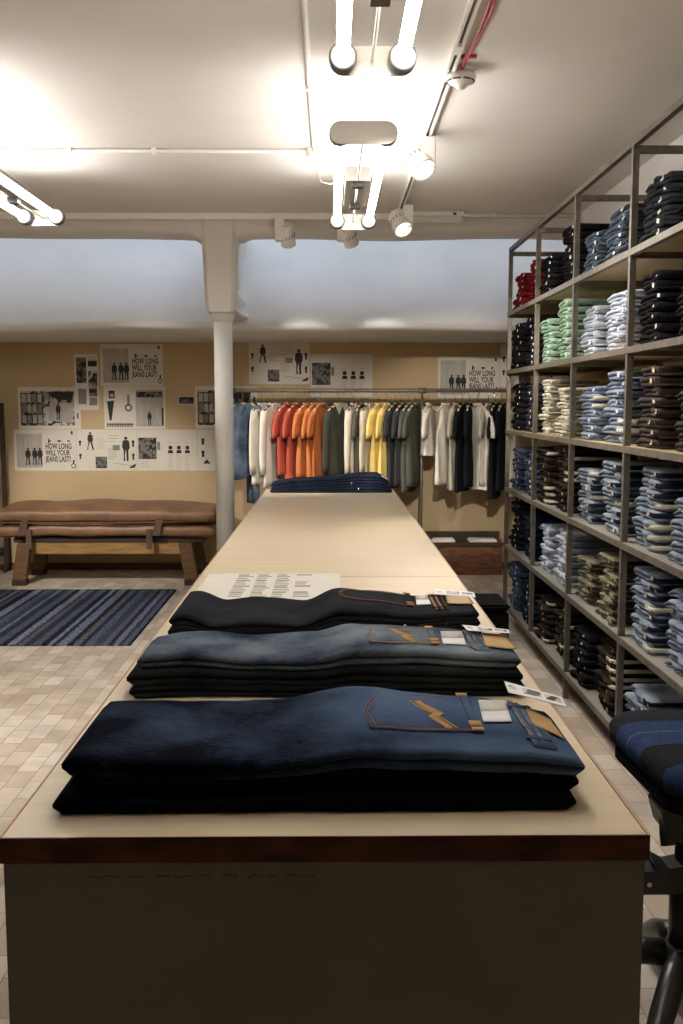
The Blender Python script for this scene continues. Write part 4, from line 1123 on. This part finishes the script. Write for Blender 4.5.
# rug
bm = bmesh.new(); nx, ny = 60, 40; gr = []
for i in range(nx + 1):
    gr.append([bm.verts.new((-1.25 + 2.44 * i / nx, -1.04 + 2.08 * k / ny + 0.006 * noise.noise(Vector((i * .5, k // ny, 0))), 0.009 + 0.003 * noise.noise(Vector((i * .3, k * .3, 0))))) for k in range(ny + 1)])
for i in range(nx):
    for k in range(ny): bm.faces.new((gr[i][k], gr[i + 1][k], gr[i + 1][k + 1], gr[i][k + 1]))
rgo = obj('rug', bm, M['rug'], smooth=True, loc=(-2.57, 7.77, 0.0))
md = rgo.modifiers.new('thickness', 'SOLIDIFY'); md.thickness = 0.008
tag(rgo, 'blue and grey striped woven rug on the floor before the leather bench', 'rug')
# wooden chest under the right part of the rail
cr = thing('wooden_chest', 'worn red brown wooden chest on the floor under the right part of the rail', 'chest', (1.3, 9.72, 0))
obj('front_panel', B(-0.37, 0.37, -0.14, -0.12, 0.0, 0.30), M['crate_wood'], cr, bevel=0.003)
obj('back_panel', B(-0.37, 0.37, 0.12, 0.14, 0.0, 0.36), M['dark_wood'], cr, bevel=0.003)
for s in (-1, 1): obj('side_panel', B(s * 0.36 - 0.01, s * 0.36 + 0.01, -0.12, 0.12, 0.0, 0.34), M['crate_wood'], cr)
obj('chest_rim', B(-0.385, 0.385, -0.155, -0.135, 0.285, 0.32), M['dark_wood'], cr)
obj('chest_rim', B(-0.385, 0.385, 0.115, 0.15, 0.36, 0.395), M['dark_wood'], cr)
obj('chest_base', B(-0.35, 0.35, -0.12, 0.12, 0.0, 0.02), M['dark_wood'], cr)
obj('inner_shelf', B(-0.35, 0.35, -0.12, 0.12, 0.29, 0.305), M['dark_wood'], cr)
for x0, x1, lab in ((1.0, 1.22, 'left'), (1.36, 1.63, 'right')):
    o = obj('folded_cloth', B(-(x1 - x0) / 2, (x1 - x0) / 2, -0.09, 0.09, 0, 0.035), M['white'], loc=((x1 + x0) / 2, 9.72, 0.3055), bevel=0.01)
    tag(o, 'white folded cloth lying in the %s half of the wooden chest' % lab, 'cloth', 'white cloths in the chest')
# black box seat behind the counter
bx = thing('box_stool', 'small black upholstered box stool on the floor between counter and shelving', 'stool', (0.825, 5.72, 0))
bm = B(-0.19, 0.19, -0.18, 0.18, 0.03, 0.485); obj('stool_body', bm, M['black_fabric'], bx, bevel=0.02)
bm = B(-0.196, 0.196, -0.186, 0.186, 0.487, 0.522); obj('seat_lid', bm, M['black_fabric'], bx, bevel=0.014)
for sx in (-1, 1):
    for sy in (-1, 1): obj('glide', lathe(bmesh.new(), [(0.018, 0), (0.018, 0.031)], 12, (sx * .15, sy * .14, 0)), M['black_plastic'], bx)

# ------------------------------------------------------------------ swivel stool at the right edge
st = thing('swivel_stool', 'black swivel stool with a blue and black striped seat at the right frame edge', 'stool', (0.965, 2.55, 0))
# seat cushion, rounded slab
bm = bmesh.new(); rings = []
def rrect(hx, hy, r, n=6):
    pts = []
    for cx, cy, a0 in ((hx - r, hy - r, 0), (-hx + r, hy - r, PI / 2), (-hx + r, -hy + r, PI), (hx - r, -hy + r, 1.5 * PI)):
        for k in range(n + 1): a = a0 + PI / 2 * k / n; pts.append((cx + r * math.cos(a), cy + r * math.sin(a)))
    return pts
for z, g, sgn in ((0.0, -0.02, 0), (0.01, 0, 0), (0.045, 0.005, 0), (0.07, -0.006, 0), (0.082, -0.03, 0), (0.088, -0.08, 0), (0.09, -0.14, 0)):
    rings.append([bm.verts.new((x + 0.062 + (-0.03 * (y / .28) if y < 0 else 0), y * .93 + 0.05, 0.676 + z * 0.88 + (0.010 * (y / .28) ** 2 if z > .04 else 0))) for x, y in rrect(0.215 + g, 0.29 + g, 0.09 + g * .5)])
for a, b in zip(rings, rings[1:]):
    n = len(a)
    for k in range(n): bm.faces.new((a[k], a[(k + 1) % n], b[(k + 1) % n], b[k]))
bm.faces.new(rings[0][::-1]); bm.faces.new(rings[-1]); bmesh.ops.recalc_face_normals(bm, faces=bm.faces[:])
obj('seat_cushion', bm, M['seat_cloth'], st, smooth=True)
bm = bmesh.new(); prism(bm, [(x + .055 + (-.03 * y / .28 if y < 0 else 0), y * .9 + .05) for x, y in rrect(0.20, 0.275, 0.09)], 2, 0.628, 0.68); obj('seat_pan', bm, M['black_fabric'], st, bevel=0.02)
bm = bmesh.new(); prism(bm, [(-0.13, 0.63), (0.12, 0.63), (0.05, 0.56), (-0.04, 0.56), (-0.07, 0.54), (-0.11, 0.56)], 1, -0.14, -0.02); obj('tilt_mechanism', bm, M['black_plastic'], st, bevel=0.004)
bm = T([(-0.105, -0.10, 0.60), (-0.108, -0.12, 0.56), (-0.105, -0.13, 0.535)], [0.016, 0.018, 0.02], 12); obj('adjusting_knob', bm, M['black_plastic'], st)
obj('pole', lathe(bmesh.new(), [(0.05, 0.17), (0.05, 0.40), (0.04, 0.41), (0.04, 0.60)], 24), M['black_plastic'], st, smooth=True)
bm = bmesh.new(); prism(bm, [(0.0, 0.37), (0.0, 0.445), (-0.07, 0.43), (-0.115, 0.455), (-0.10, 0.425), (-0.20, 0.42), (-0.22, 0.36), (-0.06, 0.36)], 1, -0.05, 0.03); obj('side_bracket', bm, M['black_metal'], st, bevel=0.003)
obj('bracket_bolt', lathe(bmesh.new(), [(0.007, 0), (0.007, 0.004)], 10, (-0.125, -0.052, 0.392), Matrix.Rotation(PI / 2, 3, 'X')), M['chrome'], st)
obj('base_hub', lathe(bmesh.new(), [(0.045, 0.09), (0.062, 0.10), (0.066, 0.17), (0.055, 0.20)], 24), M['black_metal'], st, smooth=True)
for k in range(5):
    a = math.radians(236 - 72 * k); c, s = math.cos(a), math.sin(a)
    bm = T([(c * .04, s * .04, .165), (c * .12, s * .12, .16), (c * .22, s * .22, .115), (c * .30, s * .30, .06), (c * .33, s * .33, .045)], [.036, .036, .033, .029, .024], 12)
    lg = obj('base_leg', bm, M['black_metal'], st)
    obj('glide', lathe(bmesh.new(), [(0.022, 0), (0.024, 0.01), (0.016, 0.035)], 14, (c * .315, s * .315, 0)), M['black_plastic'], lg)

# ------------------------------------------------------------------ ceiling fittings
def tube_light(x, yf, label, length=2.05, tm='tube'):
    z = 2.784
    t = thing('fluorescent_light', label, 'ceiling light', (x, yf, z), 0, 'twin tube fluorescent lights')
    for yy, s in ((0, -1), (-length, 1)):
        bm = prism(bmesh.new(), stadium(0, 0, 0.143, 0.047), 1, yy - 0.004, yy + 0.004)
        ep = obj('end_plate', bm, M['steel'], t)
        for sx in (-1, 1):
            bm = lathe(bmesh.new(), [(0.041, 0.0), (0.046, 0.006), (0.046, 0.046), (0.039, 0.050), (0.032, 0.042)], 20, (sx * 0.098, yy + s * 0.004, 0), Matrix.Rotation(PI / 2 * (1 if s < 0 else -1), 3, 'X'))
            obj('lamp_holder', bm, M['holder'], ep, smooth=True)
    for sx in (-1, 1):
        obj('fluorescent_tube', T([(sx * .098, -0.02, 0), (sx * .098, -length + .02, 0)], 0.0215, 16), M[tm], t)
    obj('centre_rod', T([(0, -0.004, 0.0), (0, -length + .004, 0.0)], 0.0055, 8), M['steel'], t)
    bx_ = obj('ballast_box', B(-.063, .063, -1.15, -0.50, -0.0, 0.07), M['steel'], t)
    for yy in (-1.12, -0.57): obj('terminal_block', B(-.028, .028, yy, yy + .06, -0.022, -0.0), M['black_plastic'], bx_)
    obj('hanging_wire', T([(0, -.82, 0.07), (0, -.82, CZ - z)], 0.0015, 6), M['steel'], t)
    return t
tube_light(0.14, 6.36, 'twin fluorescent tube light above the counter, farther one, fully in view')
tube_light(0.14, 3.44, 'twin fluorescent tube light cut off by the top frame edge', tm='tube_dim')
tube_light(-1.757, 6.24, 'twin fluorescent tube light cut off at the left frame edge')

tr = thing('lighting_track', 'white ceiling track running away to the far spotlights', 'lighting track', (0.505, 4.8, CZ))
bm = B(-0.019, -0.008, -2.8, 2.55, -0.03, 0); box(bm, 0.008, 0.019, -2.8, 2.55, -0.03, 0); box(bm, -0.008, 0.008, -2.8, 2.55, -0.012, 0)
obj('track_profile', bm, M['white_plastic'], tr)
obj('track_slot', B(-0.008, 0.008, -2.8, 2.55, -0.016, -0.012), M['black_slot'], tr)
for y in (-0.75, 0.9): obj('track_joint', B(-0.0195, 0.0195, y, y + .09, -0.031, -0.012), M['white_plastic'], tr)

def spotlight(base, aim, label, power, body=0.068, blen=0.165, lit=True, size=1.0, cone=70, side_=-1):
    base = Vector(base); aim = Vector(aim)
    t = thing('spotlight', label, 'spotlight', tuple(base), 0, 'white ceiling spotlights')
    obj('adapter_box', B(-0.034, 0.034, -0.06, 0.06, -0.155, -0.0), M['white_plastic'], t, bevel=0.004)
    piv = Vector((-0.0, 0, -0.11)); d = (aim - (base + piv)).normalized()
    side = Vector((1, 0, 0)).cross(d).normalized()
    c0 = piv + Vector((0.055 * side_, 0, 0))
    q = d.to_track_quat('Z', 'Y').to_matrix()
    bm = lathe(bmesh.new(), [(body * .75, -blen * .5), (body * .92, -blen * .42), (body * .96, blen * .05), (body * 1.0, blen * .06), (body * 1.0, blen * .5), (body * .86, blen * .5), (body * .84, blen * .46)], 24, c0, q)
    hd = obj('lamp_head', bm, M['white_plastic'], t, smooth=False)
    obj('lens', lathe(bmesh.new(), [(body * .83, blen * .455), (body * .83, blen * .47)], 24, c0, q), M['lens'] if lit else M['steel'], t)
    bm = bmesh.new()
    for k in range(16):
        a = 2 * PI * k / 16; v = q @ Vector((math.cos(a) * body * .985, math.sin(a) * body * .985, blen * .0)); w = q @ Vector((math.cos(a) * body * .985, math.sin(a) * body * .985, blen * .16))
        tube(bm, [c0 + v * 1.0 - d * 0.012, c0 + w * 1.0 - d * 0.012], 0.003, 5)
    obj('vent_slots', bm, M['black_slot'], hd)
    ld = bpy.data.lights.new('spot', 'SPOT'); ld.energy = power; ld.color = SPOT_COLOR; ld.spot_size = math.radians(cone); ld.spot_blend = 0.7; ld.shadow_soft_size = 0.03
    lo = bpy.data.objects.new('lamp', ld); COL.objects.link(lo); lo.parent = t
    lo.location = c0 + d * (blen * .5 + 0.015); lo.rotation_euler = d.to_track_quat('-Z', 'Y').to_euler()
    return t
spotlight((0.515, 5.40, CZ - .03), (1.35, 4.2, 1.3), 'white spotlight hanging from the ceiling track below the smoke detector', SPOT_SHELF)
spotlight((0.545, 7.18, CZ - .03), (1.30, 5.6, 1.0), 'white spotlight at the far end of the ceiling track', SPOT_SHELF)
spotlight((0.085, 7.60, CZ - .05), (1.0, 9.6, 0.4), 'white spotlight behind the far end of the counter light', 70, cone=46, body=.055, side_=1)
spotlight((-0.375, 7.60, CZ - .05), (-0.1, 9.6, 0.4), 'white spotlight right of the column on the cable trunking', 50, cone=46, body=.055, side_=1)
spotlight((0.505, 2.80, CZ - .03), (1.25, 9.7, 1.25), 'added out-of-view spotlight at the near end of the ceiling track aimed at the right clothes', 620, cone=20)  # added above the view to brighten the right clothes and wall
spotlight((0.505, 2.35, CZ - .03), (-0.1, 9.7, 1.25), 'added out-of-view spotlight at the near end of the ceiling track aimed at the bright clothes', 620, cone=17)  # likewise added unseen, brightens the middle of the rail
# left track and spots, added out of view to light wall, clothes, floor
tr = thing('lighting_track', 'added out-of-view ceiling track along the left wall side with four spotlights', 'lighting track', (-2.95, 4.8, CZ))
obj('track_profile', B(-0.019, 0.019, -3.4, 2.6, -0.03, 0), M['white_plastic'], tr)
obj('track_slot', B(-0.008, 0.008, -3.4, 2.6, -0.033, -0.03), M['black_slot'], tr)
spotlight((-2.95, 7.2, CZ - .03), (0.1, 9.4, 0.7), 'added out-of-view spotlight on the left track aimed at the clothes rail', 560, cone=33)
spotlight((-2.95, 5.9, CZ - .03), (-2.1, 9.8, 0.45), 'added out-of-view spotlight on the left track aimed at the wall posters', 460, cone=36)
spotlight((-2.95, 6.7, CZ - .03), (1.4, 9.7, 0.7), 'added out-of-view spotlight on the left track aimed at the wooden chest and right clothes', 240, cone=24)
spotlight((-2.95, 3.2, CZ - .03), (-2.3, 5.2, 0.0), 'added out-of-view spotlight on the left track aimed at the floor', 300, cone=72)

sd = thing('smoke_detector', 'round white smoke detector on the ceiling with red cables', 'smoke detector', (0.555, 4.40, CZ))
obj('detector_base', lathe(bmesh.new(), [(0.055, -0.02), (0.06, -0.018), (0.06, 0)], 28), M['white_plastic'], sd, smooth=False)
obj('detector_body', lathe(bmesh.new(), [(0.012, -0.085), (0.02, -0.078), (0.03, -0.066), (0.05, -0.058), (0.064, -0.045), (0.066, -0.03), (0.055, -0.02)], 28), M['white_plastic'], sd, smooth=True)
bm = bmesh.new()
for k in range(8):
    a0 = 2 * PI * k / 8
    tube(bm, [(0.0575 * math.cos(a0 + t), 0.0575 * math.sin(a0 + t), -0.0525) for t in (0.08, .25, .42, .58, .7)], 0.0035, 6)
obj('vent_slots', bm, M['black_slot'], sd)
rc = thing('red_cable', 'pair of red cables running along the ceiling to the smoke detector', 'cable', (0.552, 3.68, CZ))
obj('cable_strand', T([(0.0, .68, -0.01), (0.01, .55, -0.008), (0.022, .35, -0.008), (0.032, .1, -0.008), (0.02, -.2, -0.008), (0.02, -2.5, -0.008)], 0.0055, 8), M['red_cable'], rc)
obj('cable_strand', T([(0.005, .68, -0.018), (0.0, .55, -0.008), (0.012, .38, -0.009), (0.016, .1, -0.008), (0.001, -.2, -0.008), (0.0, -2.5, -0.008)], 0.0055, 8), M['red_cable'], rc)
obj('cable_clip', B(-0.02, 0.045, .54, .56, -0.012, 0), M['red_cable'], rc)

def pipe(name, pts, r, label, clips=()):
    t = thing(name, label, 'pipe', pts[0])
    obj('pipe_run', T([Vector(p_) - Vector(pts[0]) for p_ in pts], r, 10), M['white_plastic'], t)
    for c in clips:
        v = Vector(c) - Vector(pts[0]); obj('pipe_clip', B(v.x - .014, v.x + .014, v.y - .022, v.y + .022, v.z - .016, v.z + .016), M['white_plastic'], t)
pipe('conduit', [(-0.09, 1.8, CZ - .014), (-0.09, 5.68, CZ - .014)], 0.011, 'white conduit along the ceiling left of the counter light', [(-.09, 4.6, CZ - .014)])
pipe('conduit', [(-1.85, 5.73, CZ - .014), (-0.13, 5.73, CZ - .014)], 0.010, 'thin white conduit crossing the left part of the ceiling', [(-.98, 5.73, CZ - .014), (-1.45, 5.73, CZ - .014)])
pipe('conduit', [(0.99, 7.56, CZ - .024), (1.05, 7.56, CZ - .022), (1.2, 7.6, CZ - .014), (1.84, 7.6, CZ - .014)], 0.011, 'white conduit between the emergency light and the right wall', [(1.22, 7.6, CZ - .014), (1.62, 7.6, CZ - .014)])
jb = thing('junction_box', 'round white junction box where two ceiling conduits meet', 'junction box', (-0.09, 5.73, CZ))
obj('box_body', lathe(bmesh.new(), [(0.042, -0.05), (0.045, -0.045), (0.045, 0)], 22), M['white_plastic'], jb)
obj('flex_cable', T([(0, 0, -0.045), (0.01, -0.04, -0.12), (0.04, -0.09, -0.2), (0.09, -0.14, -0.22), (0.15, -0.2, -0.215), (0.19, -0.24, -0.22)], 0.004, 6), M['white_plastic'], jb)
jb = thing('ceiling_rose', 'round white ceiling rose with hanging flex at the left frame edge', 'ceiling rose', (-1.90, 5.76, CZ))
obj('rose_body', lathe(bmesh.new(), [(0.07, -0.085), (0.078, -0.075), (0.078, 0)], 26), M['white_plastic'], jb)
obj('flex_cable', T([(0.03, 0, -0.08), (0.035, -0.02, -0.12), (0.02, -0.06, -0.17), (0.04, -0.14, -0.2), (0.1, -0.22, -0.215)], 0.005, 6), M['white_plastic'], jb)
tk = thing('cable_trunking', 'white rectangular cable trunking across the ceiling before the beam', 'trunking', (-1.9, 7.62, CZ))
obj('trunking_channel', B(-2.28, 2.40, -0.022, 0.022, -0.044, 0.0), M['white_plastic'], tk, bevel=0.003)
for x in (0.46, -0.35): obj('trunking_joint', B(x - .02, x + .02, -.024, .024, -0.047, 0), M['white_plastic'], tk)
em = thing('emergency_light', 'long white emergency light box on the ceiling at the track end', 'emergency light', (0.775, 7.56, CZ))
obj('light_housing', B(-0.215, 0.215, -0.04, 0.04, -0.03, 0), M['white_plastic'], em, bevel=0.004)
m, N, L, P = new_mat('frosted_diffuser'); P.inputs['Base Color'].default_value = srgb(225, 222, 212); P.inputs['Roughness'].default_value = 0.4
n_ = N.new('ShaderNodeTexNoise'); n_.inputs['Scale'].default_value = 40; b_ = N.new('ShaderNodeBump'); b_.inputs['Strength'].default_value = .1; L.new(n_.outputs['Fac'], b_.inputs['Height']); L.new(b_.outputs['Normal'], P.inputs['Normal'])
obj('diffuser', B(-0.205, 0.205, -0.035, 0.035, -0.075, -0.03), m, em, bevel=0.012)
obj('indicator_lamp', B(0.15, 0.165, 0.036, 0.044, -0.026, -0.012), M['green_led'], em)
obj('test_button', B(0.13, 0.155, -0.045, -0.039, -0.026, -0.010), M['black_plastic'], em)
